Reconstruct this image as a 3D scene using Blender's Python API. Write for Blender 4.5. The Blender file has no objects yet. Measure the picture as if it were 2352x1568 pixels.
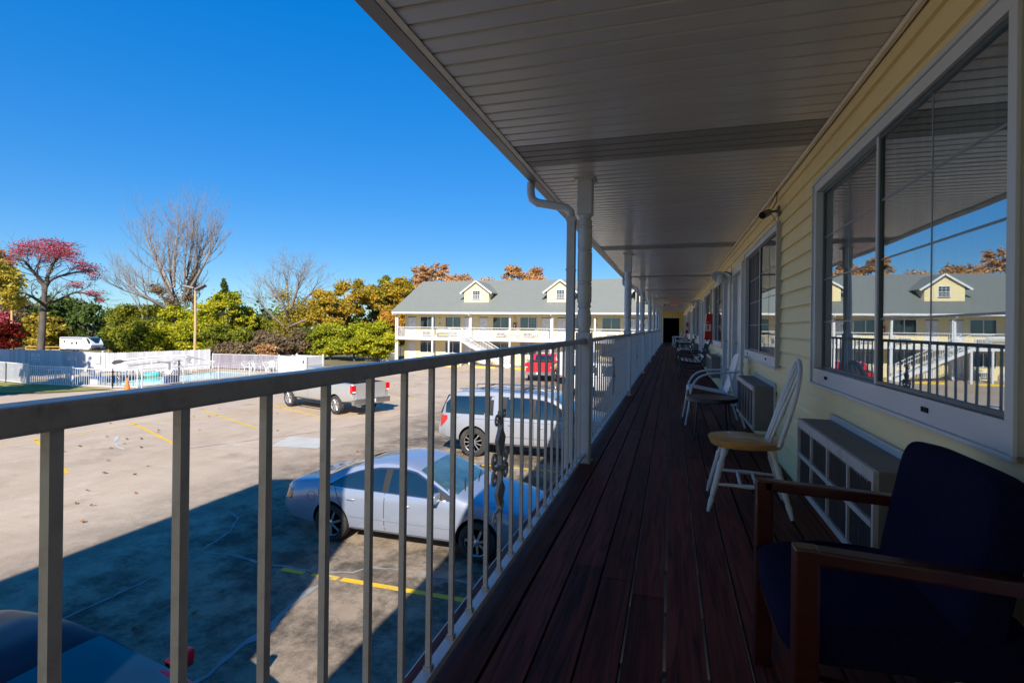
import bpy, bmesh, math, random
import numpy as np
from mathutils import Vector, Matrix, Euler
R = math.radians
scene = bpy.context.scene
C = scene.collection
# ---------------------------------------------------------------- camera
TH = math.atan(366 / 1214)
cd = bpy.data.cameras.new("camera")
cam = bpy.data.objects.new("camera", cd); C.objects.link(cam)
cd.sensor_width = 36.0; cd.lens = 36.0 * 1214 / 2352
cd.shift_y = -33 / 2352; cd.clip_start = 0.03; cd.clip_end = 3000
cam.matrix_world = Matrix.Translation((0, 0, 3.8)) @ Matrix.Rotation(TH, 4, 'Z') @ Matrix.Rotation(R(90), 4, 'X') @ Matrix.Rotation(R(0.67), 4, 'Z')
scene.camera = cam
# ---------------------------------------------------------------- light
LDIR = Vector((-.427, 1.45, -1.0)).normalized()          # the way the sunlight travels
sun_el = math.asin(-LDIR.z)
sun_rot = math.atan2(-LDIR.x, -LDIR.y)                   # compass angle from +Y of the sun
world = bpy.data.worlds.new("World"); scene.world = world; world.use_nodes = True
wn = world.node_tree.nodes; wl = world.node_tree.links
for n in list(wn): wn.remove(n)
sky = wn.new('ShaderNodeTexSky'); sky.sky_type = 'NISHITA'; sky.sun_disc = False
sky.sun_elevation = sun_el; sky.sun_rotation = sun_rot
sky.altitude = 300; sky.air_density = 0.9; sky.dust_density = 0.0; sky.ozone_density = 2.5
hs = wn.new('ShaderNodeHueSaturation'); hs.inputs['Saturation'].default_value = 2.75; hs.inputs['Hue'].default_value = 0.506
bg = wn.new('ShaderNodeBackground'); bg.inputs['Strength'].default_value = 0.14
wo = wn.new('ShaderNodeOutputWorld')
gm = wn.new('ShaderNodeGamma'); gm.inputs['Gamma'].default_value = 0.37
wl.new(sky.outputs[0], gm.inputs['Color']); wl.new(gm.outputs[0], hs.inputs['Color']); tn = wn.new('ShaderNodeMixRGB'); tn.blend_type = 'MULTIPLY'; tn.inputs[0].default_value = 1; tn.inputs[2].default_value = (1.08, 1.56, 2.0, 1)
wl.new(hs.outputs[0], tn.inputs[1]); wl.new(tn.outputs[0], bg.inputs['Color']); wl.new(bg.outputs[0], wo.inputs['Surface'])
sd = bpy.data.lights.new("sun", 'SUN'); sd.energy = 5.0; sd.angle = R(0.5); sd.color = (1.0, 0.93, 0.82)
so = bpy.data.objects.new("sun", sd); C.objects.link(so)
so.rotation_euler = LDIR.to_track_quat('-Z', 'Y').to_euler()
scene.view_settings.view_transform = 'Standard'; scene.view_settings.look = 'None'
scene.view_settings.exposure = 0.7; scene.view_settings.gamma = 1
scene.render.engine = 'CYCLES'
scene.cycles.max_bounces = 8; scene.cycles.diffuse_bounces = 3; scene.cycles.transparent_max_bounces = 12

CT, ST = math.cos(TH), math.sin(TH)
def hor(px): return 755 - .0117 * (1542 - px)
def at(px, z):
    """ground point seen in image column px, z metres ahead of the lens"""
    x = (px - 1176) / 1214 * z
    return (x * CT - z * ST, x * ST + z * CT)
def hz(px, py, z): return 3.8 + (hor(px) - py) / 1214 * z

# ---------------------------------------------------------------- materials
def nt(name):
    m = bpy.data.materials.new(name); m.use_nodes = True
    t = m.node_tree
    return m, t, t.nodes['Principled BSDF'], t.nodes['Material Output']
def pm(name, col, rough=.6, metal=0., var=.12, scale=4., bump=0., bscale=60., coat=0., spec=.5, stretch=None, col2=None, dirt=0., dscale=1.5, dcol=(.06, .05, .04), voro=0):
    m, t, b, o = nt(name)
    N = t.nodes; L = t.links
    tc = N.new('ShaderNodeTexCoord'); mp = N.new('ShaderNodeMapping')
    L.new(tc.outputs['Object'], mp.inputs['Vector'])
    if stretch: mp.inputs['Scale'].default_value = stretch
    nz = N.new('ShaderNodeTexNoise'); nz.inputs['Scale'].default_value = scale; nz.inputs['Detail'].default_value = 6; nz.inputs['Roughness'].default_value = .6
    L.new(mp.outputs[0], nz.inputs['Vector'])
    cr = N.new('ShaderNodeValToRGB')
    c = np.array(col); c2 = np.array(col2) if col2 else None
    lo = c * (1 - var); hi = np.minimum(c * (1 + var), 1) if c2 is None else c2
    cr.color_ramp.elements[0].position = .3; cr.color_ramp.elements[1].position = .7
    cr.color_ramp.elements[0].color = (*lo, 1); cr.color_ramp.elements[1].color = (*hi, 1)
    L.new(nz.outputs['Fac'], cr.inputs[0])
    src = cr.outputs[0]
    if dirt:
        n2 = N.new('ShaderNodeTexNoise'); n2.inputs['Scale'].default_value = dscale; n2.inputs['Detail'].default_value = 8; n2.inputs['Roughness'].default_value = .7
        L.new(tc.outputs['Object'], n2.inputs['Vector'])
        r2 = N.new('ShaderNodeMapRange'); r2.inputs[1].default_value = .5; r2.inputs[2].default_value = .72; r2.inputs[4].default_value = dirt
        L.new(n2.outputs['Fac'], r2.inputs[0])
        mx = N.new('ShaderNodeMixRGB'); mx.inputs[2].default_value = (*dcol, 1)
        L.new(r2.outputs[0], mx.inputs[0]); L.new(src, mx.inputs[1]); src = mx.outputs[0]
    L.new(src, b.inputs['Base Color'])
    b.inputs['Roughness'].default_value = rough; b.inputs['Metallic'].default_value = metal
    b.inputs['Coat Weight'].default_value = coat; b.inputs['Coat Roughness'].default_value = .04
    b.inputs['Specular IOR Level'].default_value = spec
    if bump:
        n3 = N.new('ShaderNodeTexNoise'); n3.inputs['Scale'].default_value = bscale; n3.inputs['Detail'].default_value = 4
        L.new(mp.outputs[0], n3.inputs['Vector'])
        bp = N.new('ShaderNodeBump'); bp.inputs['Strength'].default_value = bump; bp.inputs['Distance'].default_value = .01
        L.new(n3.outputs['Fac'], bp.inputs['Height']); L.new(bp.outputs[0], b.inputs['Normal'])
    return m
def glassy(name, tint=(.75, .85, .88), fac=.5, rcol=(.85, .9, .93)):
    m, t, b, o = nt(name); N = t.nodes; L = t.links
    N.remove(b)
    g = N.new('ShaderNodeBsdfGlossy'); g.inputs['Roughness'].default_value = 0.004; g.inputs['Color'].default_value = (*rcol, 1)
    gtc = N.new('ShaderNodeTexCoord'); gn = N.new('ShaderNodeTexNoise'); gn.inputs['Scale'].default_value = 1.6; gn.inputs['Detail'].default_value = 1; L.new(gtc.outputs['Object'], gn.inputs['Vector'])
    gb = N.new('ShaderNodeBump'); gb.inputs['Strength'].default_value = .035; gb.inputs['Distance'].default_value = .02; L.new(gn.outputs['Fac'], gb.inputs['Height']); L.new(gb.outputs[0], g.inputs['Normal'])
    tr = N.new('ShaderNodeBsdfTransparent'); tr.inputs['Color'].default_value = (*tint, 1)
    mx = N.new('ShaderNodeMixShader'); lw = N.new('ShaderNodeLayerWeight'); lw.inputs['Blend'].default_value = .35
    mr = N.new('ShaderNodeMapRange'); mr.inputs[3].default_value = fac * .75; mr.inputs[4].default_value = min(1, fac * 1.5)
    L.new(lw.outputs['Facing'], mr.inputs[0]); L.new(mr.outputs[0], mx.inputs[0])
    L.new(tr.outputs[0], mx.inputs[1]); L.new(g.outputs[0], mx.inputs[2]); L.new(mx.outputs[0], o.inputs['Surface'])
    return m
def foliage(name, cols, tr=.3):
    m, t, b, o = nt(name); N = t.nodes; L = t.links
    geo = N.new('ShaderNodeNewGeometry'); tc = N.new('ShaderNodeTexCoord')
    nz = N.new('ShaderNodeTexNoise'); nz.inputs['Scale'].default_value = .45; nz.inputs['Detail'].default_value = 3
    L.new(tc.outputs['Object'], nz.inputs['Vector'])
    a = N.new('ShaderNodeMath'); a.operation = 'MULTIPLY'; a.inputs[1].default_value = .55
    L.new(geo.outputs['Random Per Island'], a.inputs[0])
    a2 = N.new('ShaderNodeMapRange'); a2.inputs[1].default_value = .35; a2.inputs[2].default_value = .65; a2.inputs[4].default_value = .45
    L.new(nz.outputs['Fac'], a2.inputs[0])
    s = N.new('ShaderNodeMath'); s.operation = 'ADD'; L.new(a.outputs[0], s.inputs[0]); L.new(a2.outputs[0], s.inputs[1])
    cr = N.new('ShaderNodeValToRGB'); el = cr.color_ramp.elements
    k = len(cols)
    el[0].color = (*cols[0], 1); el[0].position = 0.05; el[1].color = (*cols[-1], 1); el[1].position = .95
    for i in range(1, k - 1):
        e = el.new(.05 + .9 * i / (k - 1)); e.color = (*cols[i], 1)
    L.new(s.outputs[0], cr.inputs[0])
    L.new(cr.outputs[0], b.inputs['Base Color']); b.inputs['Roughness'].default_value = .75; b.inputs['Specular IOR Level'].default_value = .2
    tl = N.new('ShaderNodeBsdfTranslucent'); L.new(cr.outputs[0], tl.inputs['Color'])
    mx = N.new('ShaderNodeMixShader'); mx.inputs[0].default_value = tr
    L.new(b.outputs[0], mx.inputs[1]); L.new(tl.outputs[0], mx.inputs[2]); L.new(mx.outputs[0], o.inputs['Surface'])
    return m

M = {}
M['rail'] = pm('rail_paint', (.42, .43, .44), .35, var=.06, scale=12, bump=.05, dirt=.55, dscale=22, dcol=(.12, .11, .1))
M['post'] = pm('post_paint', (.60, .61, .62), .45, var=.05, bump=.06, dirt=.25, dscale=7, dcol=(.3, .29, .27))
M['baluster'] = pm('baluster_paint', (.52, .53, .55), .35, var=.06, scale=12, dirt=.5, dscale=18, dcol=(.2, .19, .17))
M['white'] = pm('white_paint', (.66, .66, .66), .5, var=.04, dirt=.12, dscale=3, dcol=(.5, .48, .44))
M['siding'] = pm('cream_siding', (.82, .67, .36), .5, var=.04, scale=3, bump=.12, bscale=30, stretch=(1, .2, 4), dirt=.12, dscale=2.2, dcol=(.55, .47, .28))
M['siding_far'] = pm('cream_siding_far', (.78, .65, .36), .6, var=.03, scale=1)
M['soffit'] = pm('soffit_vinyl', (.61, .575, .545), .24, var=.06, scale=2, stretch=(.4, 2, 1), dirt=.15, dscale=1.2, dcol=(.4, .38, .36))
M['vent'] = pm('soffit_vent', (.27, .26, .245), .5, var=.4, scale=140)
M['gutter'] = pm('gutter_metal', (.22, .2, .19), .4, var=.2, scale=3, dirt=.5, dscale=4)
M['trim'] = pm('window_trim', (.55, .57, .60), .4, var=.04)
M['frame_dark'] = pm('window_channel', (.07, .10, .115), .4, var=.1)
M['door_gray'] = pm('door_paint', (.50, .53, .60), .4, var=.04)
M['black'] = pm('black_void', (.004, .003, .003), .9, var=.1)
M['iron'] = pm('black_iron', (.012, .012, .014), .35, var=.2, bump=.1)
M['darkroom'] = pm('room_wall', (.12, .12, .11), .9)
M['curtain'] = pm('curtain_cloth', (.66, .68, .62), .8, var=.2, scale=2, stretch=(1, 12, .2))
M['curtain_far'] = pm('curtain_cloth_far', (.13, .13, .12), .8, var=.5, scale=3, stretch=(7, 1, .1))
M['glass'] = glassy('window_glass', fac=.44, rcol=(.74, .77, .80))
M['muntin'] = pm('muntin_gray', (.20, .23, .26), .4)
M['glass_far'] = glassy('window_glass_far', fac=.10, tint=(.8, .85, .88))
M['screen'] = pm('insect_screen', (.012, .016, .03), .7, var=.2)
M['shingle'] = pm('green_shingle', (.19, .20, .175), .9, var=.16, scale=9, bump=.3, bscale=25, dirt=.2, dscale=.6, dcol=(.15, .16, .14))
M['ac'] = pm('ac_metal', (.17, .17, .18), .5, var=.12, metal=.2, dirt=.4, dscale=5)
M['acfin'] = pm('ac_fins', (.05, .055, .07), .55, var=.3, scale=40, stretch=(1, 1, .1))
M['acframe'] = pm('ac_frame', (.42, .42, .43), .4, var=.15, dirt=.5, dscale=9)
M['red'] = pm('red_enamel', (.42, .006, .010), .35, var=.05)
M['redglow'] = pm('exit_letters', (.70, .10, .08), .5)
M['cream'] = pm('cream_enamel', (.75, .68, .55), .5)
M['brass'] = pm('tan_metal', (.5, .38, .18), .35, metal=.4)
M['conc'] = pm('beige_stone', (.42, .36, .28), .9, bump=.4)
M['yellow'] = pm('yellow_road_paint', (.72, .46, .02), .7, var=.12, scale=3, dirt=.6, dscale=2.6, dcol=(.36, .30, .22))
M['seal'] = pm('crack_seal', (.25, .25, .25), .8, var=.15, scale=6, dirt=.6, dscale=5, dcol=(.18, .17, .16))
M['patch'] = pm('patch_concrete', (.50, .48, .43), .85, var=.08, scale=1.5, dirt=.4, dscale=2, dcol=(.40, .35, .28))
M['oak'] = pm('oak_seat', (.62, .31, .09), .32, var=.25, scale=5, stretch=(1, 7, 1), coat=.4)
M['chairwhite'] = pm('chair_white_paint', (.62, .63, .65), .35, var=.04)
M['chairblue'] = pm('metal_chair_paint', (.55, .60, .66), .3, var=.04)
M['cherry'] = pm('cherry_wood', (.038, .0045, .002), .35, var=.3, scale=6, stretch=(1, 1, 6), coat=.3)
M['fabric'] = pm('navy_fabric', (.0045, .005, .028), .95, var=.55, scale=120, bump=.5, bscale=220, spec=.1)
M['tabletop'] = pm('table_black', (.03, .028, .03), .35, var=.2)
M['beige'] = pm('beige_laminate', (.55, .45, .34), .5)
M['cone'] = pm('cone_orange', (.62, .19, .03), .7)
M['pool_wall'] = pm('pool_plaster', (.35, .62, .66), .6)
M['boat_gray'] = pm('mural_gray', (.30, .30, .34), .8)
M['tan_pole'] = pm('tan_wood_pole', (.50, .33, .14), .8, var=.2, scale=4, stretch=(1, 1, .2))
M['bark'] = pm('bark', (.10, .085, .07), .95, var=.4, scale=3, stretch=(1, 1, .25), bump=.6, bscale=12)
M['bark_light'] = pm('bark_light', (.30, .25, .20), .95, var=.3, scale=3, stretch=(1, 1, .25))
M['bark_gray'] = pm('bark_gray', (.22, .185, .165), .95, var=.25, scale=3)
M['guard'] = pm('yellow_wood', (.55, .33, .06), .8, var=.2)
M['tyre'] = pm('tyre_rubber', (.03, .028, .026), .85, var=.3, scale=10, dirt=.5, dscale=4, dcol=(.16, .13, .10))
M['alloy'] = pm('alloy_wheel', (.60, .60, .62), .28, metal=.85, var=.05)
M['silver'] = pm('silver_paint', (.31, .345, .43), .30, metal=.35, var=.03, coat=1)
M['silver2'] = pm('silver_paint_white', (.36, .37, .41), .32, metal=.25, var=.03, coat=1)
M['silver3'] = pm('silver_paint_gray', (.46, .45, .44), .32, metal=.35, var=.03, coat=1)
M['redcar'] = pm('red_paint', (.50, .012, .025), .3, metal=.1, var=.05, coat=1)
M['burg'] = pm('burgundy_paint', (.05, .003, .016), .3, metal=.0, var=.05, coat=.06, spec=.25)
M['whitecar'] = pm('white_car_paint', (.72, .72, .71), .35, var=.03, coat=.6)
M['carglass'] = glassy('car_glass', fac=.22, tint=(.10, .17, .17), rcol=(.9, .95, 1))
M['carglass_clear'] = glassy('car_glass_green', fac=.25, tint=(.45, .60, .55), rcol=(.9, .95, 1))
M['trimblack'] = pm('black_trim', (.012, .012, .014), .5, var=.1)
M['seam'] = pm('panel_seam', (.03, .03, .035), .8)
M['chrome'] = pm('chrome', (.7, .7, .7), .12, metal=1., var=.02)
M['lens_red'] = pm('tail_lamp_red', (.55, .01, .008), .12, var=.1, coat=1)
M['lens_amber'] = pm('side_lamp_amber', (.75, .22, .03), .15, var=.1, coat=1)
M['lens_clear'] = pm('head_lamp_clear', (.7, .72, .75), .08, var=.05, coat=1)
M['seatcloth'] = pm('car_seat_cloth', (.25, .27, .24), .9)
M['plate'] = pm('plate_white', (.75, .78, .8), .4)
M['leafdead'] = pm('dead_leaf', (.24, .10, .03), .9, var=.4, scale=3)
M['stringer'] = pm('roof_block_shade', (.5, .48, .4), .8)

# deck boards: dark red-brown stained wood, grain along the walkway
def deck_mat():
    m, t, b, o = nt('deck_boards'); N = t.nodes; L = t.links
    tc = N.new('ShaderNodeTexCoord'); geo = N.new('ShaderNodeNewGeometry')
    mp = N.new('ShaderNodeMapping'); mp.inputs['Scale'].default_value = (34, 1.6, 34); L.new(tc.outputs['Object'], mp.inputs['Vector'])
    nz = N.new('ShaderNodeTexNoise'); nz.inputs['Scale'].default_value = 1; nz.inputs['Detail'].default_value = 8; nz.inputs['Distortion'].default_value = 1.2
    L.new(mp.outputs[0], nz.inputs['Vector'])
    cr = N.new('ShaderNodeValToRGB'); e = cr.color_ramp.elements
    e[0].position = .3; e[0].color = (.038, .010, .009, 1); e[1].position = .7; e[1].color = (.20, .046, .032, 1)
    L.new(nz.outputs['Fac'], cr.inputs[0])
    mr = N.new('ShaderNodeMapRange'); mr.inputs[3].default_value = .6; mr.inputs[4].default_value = 1.25
    L.new(geo.outputs['Random Per Island'], mr.inputs[0])
    mx = N.new('ShaderNodeMixRGB'); mx.blend_type = 'MULTIPLY'; mx.inputs[0].default_value = 1
    L.new(cr.outputs[0], mx.inputs[1]); L.new(mr.outputs[0], mx.inputs[2]); L.new(mx.outputs[0], b.inputs['Base Color'])
    b.inputs['Roughness'].default_value = .62; b.inputs['Specular IOR Level'].default_value = .18
    bp = N.new('ShaderNodeBump'); bp.inputs['Strength'].default_value = .35; bp.inputs['Distance'].default_value = .004
    L.new(nz.outputs['Fac'], bp.inputs['Height']); L.new(bp.outputs[0], b.inputs['Normal'])
    return m
M['deck'] = deck_mat()

def lot_mat():
    m, t, b, o = nt('parking_concrete'); N = t.nodes; L = t.links
    tc = N.new('ShaderNodeTexCoord')
    def noise(s, d, r=.6, st=None):
        n = N.new('ShaderNodeTexNoise'); n.inputs['Scale'].default_value = s; n.inputs['Detail'].default_value = d; n.inputs['Roughness'].default_value = r
        v = tc.outputs['Object']
        if st:
            mp = N.new('ShaderNodeMapping'); mp.inputs['Scale'].default_value = st; L.new(v, mp.inputs[0]); v = mp.outputs[0]
        L.new(v, n.inputs['Vector']); return n
    big = noise(.22, 5); mid = noise(1.3, 8, .74, (1, .35, 1)); fine = noise(28, 6, .8); streak = noise(1.0, 6, .7, (.25, 2.6, 1)); blot = noise(.5, 7, .75)
    cr = N.new('ShaderNodeValToRGB'); e = cr.color_ramp.elements
    e[0].position = .28; e[0].color = (.38, .275, .19, 1); e[1].position = .72; e[1].color = (.60, .49, .37, 1)
    e2 = e.new(.5); e2.color = (.50, .39, .285, 1)
    s1 = N.new('ShaderNodeMath'); s1.operation = 'MULTIPLY_ADD'; s1.inputs[1].default_value = .5; L.new(mid.outputs['Fac'], s1.inputs[0])
    s0 = N.new('ShaderNodeMath'); s0.operation = 'MULTIPLY'; s0.inputs[1].default_value = .5; L.new(big.outputs['Fac'], s0.inputs[0]); L.new(s0.outputs[0], s1.inputs[2])
    L.new(s1.outputs[0], cr.inputs[0])
    mr = N.new('ShaderNodeMapRange'); mr.inputs[1].default_value = .3; mr.inputs[2].default_value = .7; mr.inputs[3].default_value = .82; mr.inputs[4].default_value = 1.12
    L.new(fine.outputs['Fac'], mr.inputs[0])
    mx = N.new('ShaderNodeMixRGB'); mx.blend_type = 'MULTIPLY'; mx.inputs[0].default_value = 1
    L.new(cr.outputs[0], mx.inputs[1]); L.new(mr.outputs[0], mx.inputs[2])
    sm_ = N.new('ShaderNodeMapRange'); sm_.inputs[1].default_value = .52; sm_.inputs[2].default_value = .72; sm_.inputs[4].default_value = .35; L.new(streak.outputs['Fac'], sm_.inputs[0])
    mxs = N.new('ShaderNodeMixRGB'); mxs.inputs[2].default_value = (.31, .245, .185, 1); L.new(sm_.outputs[0], mxs.inputs[0]); L.new(mx.outputs[0], mxs.inputs[1]); mx = mxs
    sb_ = N.new('ShaderNodeMapRange'); sb_.inputs[1].default_value = .56; sb_.inputs[2].default_value = .70; sb_.inputs[4].default_value = .5; L.new(blot.outputs['Fac'], sb_.inputs[0])
    mxb = N.new('ShaderNodeMixRGB'); mxb.inputs[2].default_value = (.66, .58, .48, 1); L.new(sb_.outputs[0], mxb.inputs[0]); L.new(mx.outputs[0], mxb.inputs[1]); mx = mxb
    # oil stains
    oil = noise(.55, 4, .55); mo = N.new('ShaderNodeMapRange'); mo.inputs[1].default_value = .60; mo.inputs[2].default_value = .74; mo.inputs[4].default_value = .5
    L.new(oil.outputs['Fac'], mo.inputs[0])
    mx2 = N.new('ShaderNodeMixRGB'); mx2.inputs[2].default_value = (.17, .14, .115, 1)
    L.new(mo.outputs[0], mx2.inputs[0]); L.new(mx.outputs[0], mx2.inputs[1])
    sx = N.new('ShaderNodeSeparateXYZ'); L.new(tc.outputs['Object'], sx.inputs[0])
    bay = N.new('ShaderNodeMapRange'); bay.inputs[1].default_value = -11.5; bay.inputs[2].default_value = -8; bay.inputs[4].default_value = .95; L.new(sx.outputs[0], bay.inputs[0])  # stained bays by the building, colour also darkened to deepen the shade there
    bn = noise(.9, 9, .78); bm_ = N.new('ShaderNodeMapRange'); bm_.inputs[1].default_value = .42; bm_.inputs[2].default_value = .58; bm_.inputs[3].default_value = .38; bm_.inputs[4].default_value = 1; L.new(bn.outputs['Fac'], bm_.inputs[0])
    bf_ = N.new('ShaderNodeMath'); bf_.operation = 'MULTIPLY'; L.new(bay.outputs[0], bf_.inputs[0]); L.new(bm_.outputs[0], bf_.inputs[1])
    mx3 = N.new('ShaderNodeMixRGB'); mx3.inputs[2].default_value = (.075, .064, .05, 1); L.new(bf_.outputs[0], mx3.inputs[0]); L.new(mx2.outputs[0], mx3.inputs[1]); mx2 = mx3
    L.new(mx2.outputs[0], b.inputs['Base Color']); b.inputs['Roughness'].default_value = .9; b.inputs['Specular IOR Level'].default_value = .15
    bp = N.new('ShaderNodeBump'); bp.inputs['Strength'].default_value = .5; bp.inputs['Distance'].default_value = .01
    L.new(fine.outputs['Fac'], bp.inputs['Height']); L.new(bp.outputs[0], b.inputs['Normal'])
    return m
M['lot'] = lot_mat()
def tint_mat(name, a, b_):
    m, t, b, o = nt(name); N = t.nodes; L = t.links; g = N.new('ShaderNodeNewGeometry'); cr = N.new('ShaderNodeValToRGB'); e = cr.color_ramp.elements; e[0].color = (*a, 1); e[1].color = (*b_, 1)
    L.new(g.outputs['Random Per Island'], cr.inputs[0]); L.new(cr.outputs[0], b.inputs['Base Color']); b.inputs['Roughness'].default_value = .7; return m
M['slat_gray'] = tint_mat('fence_slats', (.26, .23, .27), (.36, .33, .37))
M['boards'] = tint_mat('fence_boards', (.40, .40, .42), (.56, .56, .58))
M['grass'] = pm('lawn', (.16, .20, .03), .95, var=.3, scale=1.2, col2=(.34, .30, .07), bump=.5, bscale=30)
M['earth'] = pm('woodland_floor', (.13, .11, .05), .95, var=.3, scale=.5, col2=(.24, .19, .09))
M['road'] = pm('asphalt', (.06, .06, .065), .9, var=.15, scale=2)
def water_mat():
    m, t, b, o = nt('pool_water'); N = t.nodes; L = t.links
    b.inputs['Base Color'].default_value = (.22, .62, .66, 1); b.inputs['Roughness'].default_value = .06
    tc = N.new('ShaderNodeTexCoord'); nz = N.new('ShaderNodeTexNoise'); nz.inputs['Scale'].default_value = 2.2; nz.inputs['Detail'].default_value = 4
    L.new(tc.outputs['Object'], nz.inputs['Vector'])
    cr = N.new('ShaderNodeValToRGB'); e = cr.color_ramp.elements; e[0].position = .35; e[0].color = (.10, .48, .52, 1); e[1].position = .65; e[1].color = (.42, .78, .76, 1)
    L.new(nz.outputs['Fac'], cr.inputs[0]); L.new(cr.outputs[0], b.inputs['Base Color'])
    bp = N.new('ShaderNodeBump'); bp.inputs['Strength'].default_value = .3; L.new(nz.outputs['Fac'], bp.inputs['Height']); L.new(bp.outputs[0], b.inputs['Normal'])
    return m
M['water'] = water_mat()

# ---------------------------------------------------------------- mesh builder
class MB:
    def __init__(s): s.v = []; s.f = []
    def add(s, vs, fs):
        o = len(s.v); s.v += [tuple(v) for v in vs]; s.f += [tuple(i + o for i in f) for f in fs]; return s
    def box(s, a, b):
        x0, y0, z0 = a; x1, y1, z1 = b
        if x0 > x1: x0, x1 = x1, x0
        if y0 > y1: y0, y1 = y1, y0
        if z0 > z1: z0, z1 = z1, z0
        return s.add([(x0, y0, z0), (x1, y0, z0), (x1, y1, z0), (x0, y1, z0), (x0, y0, z1), (x1, y0, z1), (x1, y1, z1), (x0, y1, z1)],
              [(0, 3, 2, 1), (4, 5, 6, 7), (0, 1, 5, 4), (1, 2, 6, 5), (2, 3, 7, 6), (3, 0, 4, 7)])
    def cb(s, c, d): return s.box([c[i] - d[i] / 2 for i in range(3)], [c[i] + d[i] / 2 for i in range(3)])
    def bar(s, p, q, w, h, up=(0, 0, 1)):
        """rectangular bar from p to q, w wide and h along up"""
        p = Vector(p); q = Vector(q); d = (q - p).normalized(); u = Vector(up)
        sd_ = d.cross(u)
        if sd_.length < 1e-5: sd_ = d.cross(Vector((1, 0, 0)))
        sd_.normalize(); u = sd_.cross(d).normalized()
        vs = []
        for e in (p, q):
            for a, b in ((-1, -1), (1, -1), (1, 1), (-1, 1)): vs.append(e + sd_ * a * w / 2 + u * b * h / 2)
        return s.add(vs, [(3, 2, 1, 0), (4, 5, 6, 7), (0, 1, 5, 4), (1, 2, 6, 5), (2, 3, 7, 6), (3, 0, 4, 7)])
    def tube(s, pts, r, n=8, cap=True):
        pts = [Vector(p) for p in pts]; k = len(pts)
        rr = r if isinstance(r, (list, tuple)) else [r] * k
        ref = None; rings = []
        for i, p in enumerate(pts):
            d = (pts[min(i + 1, k - 1)] - pts[max(i - 1, 0)]).normalized()
            if ref is None:
                ref = d.cross(Vector((0, 0, 1)))
                if ref.length < 1e-3: ref = d.cross(Vector((1, 0, 0)))
            ref = (ref - d * ref.dot(d)).normalized(); b = d.cross(ref)
            rings.append([p + (ref * math.cos(2 * math.pi * j / n) + b * math.sin(2 * math.pi * j / n)) * rr[i] for j in range(n)])
        vs = [v for g in rings for v in g]; fs = []
        for i in range(k - 1):
            for j in range(n):
                a = i * n + j; b2 = i * n + (j + 1) % n
                fs.append((a, b2, b2 + n, a + n))
        if cap: fs.append(tuple(range(n))[::-1]); fs.append(tuple((k - 1) * n + j for j in range(n)))
        return s.add(vs, fs)
    def lathe(s, prof, c=(0, 0, 0), n=20, axis=None):
        """prof: list of (height, radius) along +Z (or along axis)"""
        rot = Vector((0, 0, 1)).rotation_difference(Vector(axis)).to_matrix() if axis else Matrix.Identity(3)
        vs = []; fs = []; k = len(prof)
        for (z, r) in prof:
            for j in range(n):
                a = 2 * math.pi * j / n; vs.append(rot @ Vector((r * math.cos(a), r * math.sin(a), z)) + Vector(c))
        for i in range(k - 1):
            for j in range(n):
                a = i * n + j; b = i * n + (j + 1) % n; fs.append((a, b, b + n, a + n))
        fs.append(tuple(range(n))[::-1]); fs.append(tuple((k - 1) * n + j for j in range(n)))
        return s.add(vs, fs)
    def prism(s, poly, f0, f1):
        """poly: 2D points; f0,f1 turn (u,v) into 3D for both ends"""
        n = len(poly); vs = [f0(*p) for p in poly] + [f1(*p) for p in poly]
        fs = [tuple(range(n))[::-1], tuple(range(n, 2 * n))] + [(i, (i + 1) % n, (i + 1) % n + n, i + n) for i in range(n)]
        return s.add(vs, fs)
    def grid(s, fn, nu, nv):
        vs = [fn(i / nu, j / nv) for i in range(nu + 1) for j in range(nv + 1)]
        fs = [(i * (nv + 1) + j, (i + 1) * (nv + 1) + j, (i + 1) * (nv + 1) + j + 1, i * (nv + 1) + j + 1) for i in range(nu) for j in range(nv)]
        return s.add(vs, fs)
    def mesh(s, name):
        me = bpy.data.meshes.new(name); me.from_pydata([tuple(v) for v in s.v], [], s.f); me.update(); return me
    def build(s, name, mat, parent=None, smooth=None, bevel=0, fix=True):
        me = s.mesh(name)
        if fix or bevel:
            bm = bmesh.new(); bm.from_mesh(me)
            if bevel:
                bmesh.ops.remove_doubles(bm, verts=bm.verts, dist=1e-5)
                bmesh.ops.recalc_face_normals(bm, faces=bm.faces)
                es = [e for e in bm.edges if len(e.link_faces) == 2 and e.calc_face_angle(0) > .6]
                bmesh.ops.bevel(bm, geom=es, offset=bevel, segments=2, affect='EDGES', profile=.6, clamp_overlap=True)
            elif fix: bmesh.ops.recalc_face_normals(bm, faces=bm.faces)
            bm.to_mesh(me); bm.free()
        if smooth:
            me.shade_smooth(); me.set_sharp_from_angle(angle=R(smooth))
        me.materials.append(mat if not isinstance(mat, str) else M[mat])
        o = bpy.data.objects.new(name, me); C.objects.link(o)
        if parent is not None: o.parent = parent
        return o
def tag(o, label=None, cat=None, group=None, kind=None):
    if label: o['label'] = label
    if cat: o['category'] = cat
    if group: o['group'] = group
    if kind: o['kind'] = kind
    return o
def thing(name, label, cat, loc=(0, 0, 0), rz=0, group=None):
    o = bpy.data.objects.new(name, None); C.objects.link(o); o.location = loc; o.rotation_euler = (0, 0, rz); o.empty_display_size = .2
    return tag(o, label, cat, group)
def copy_tree(o, parent=None):
    c = o.copy(); C.objects.link(c); c.parent = parent
    for ch in list(o.children): copy_tree(ch, c)
    return c
def dup(o, loc, rz=0, label=None, group=None):
    c = copy_tree(o); c.location = loc; c.rotation_euler = (0, 0, rz)
    if label: c['label'] = label
    if group: c['group'] = group
    return c
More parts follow.
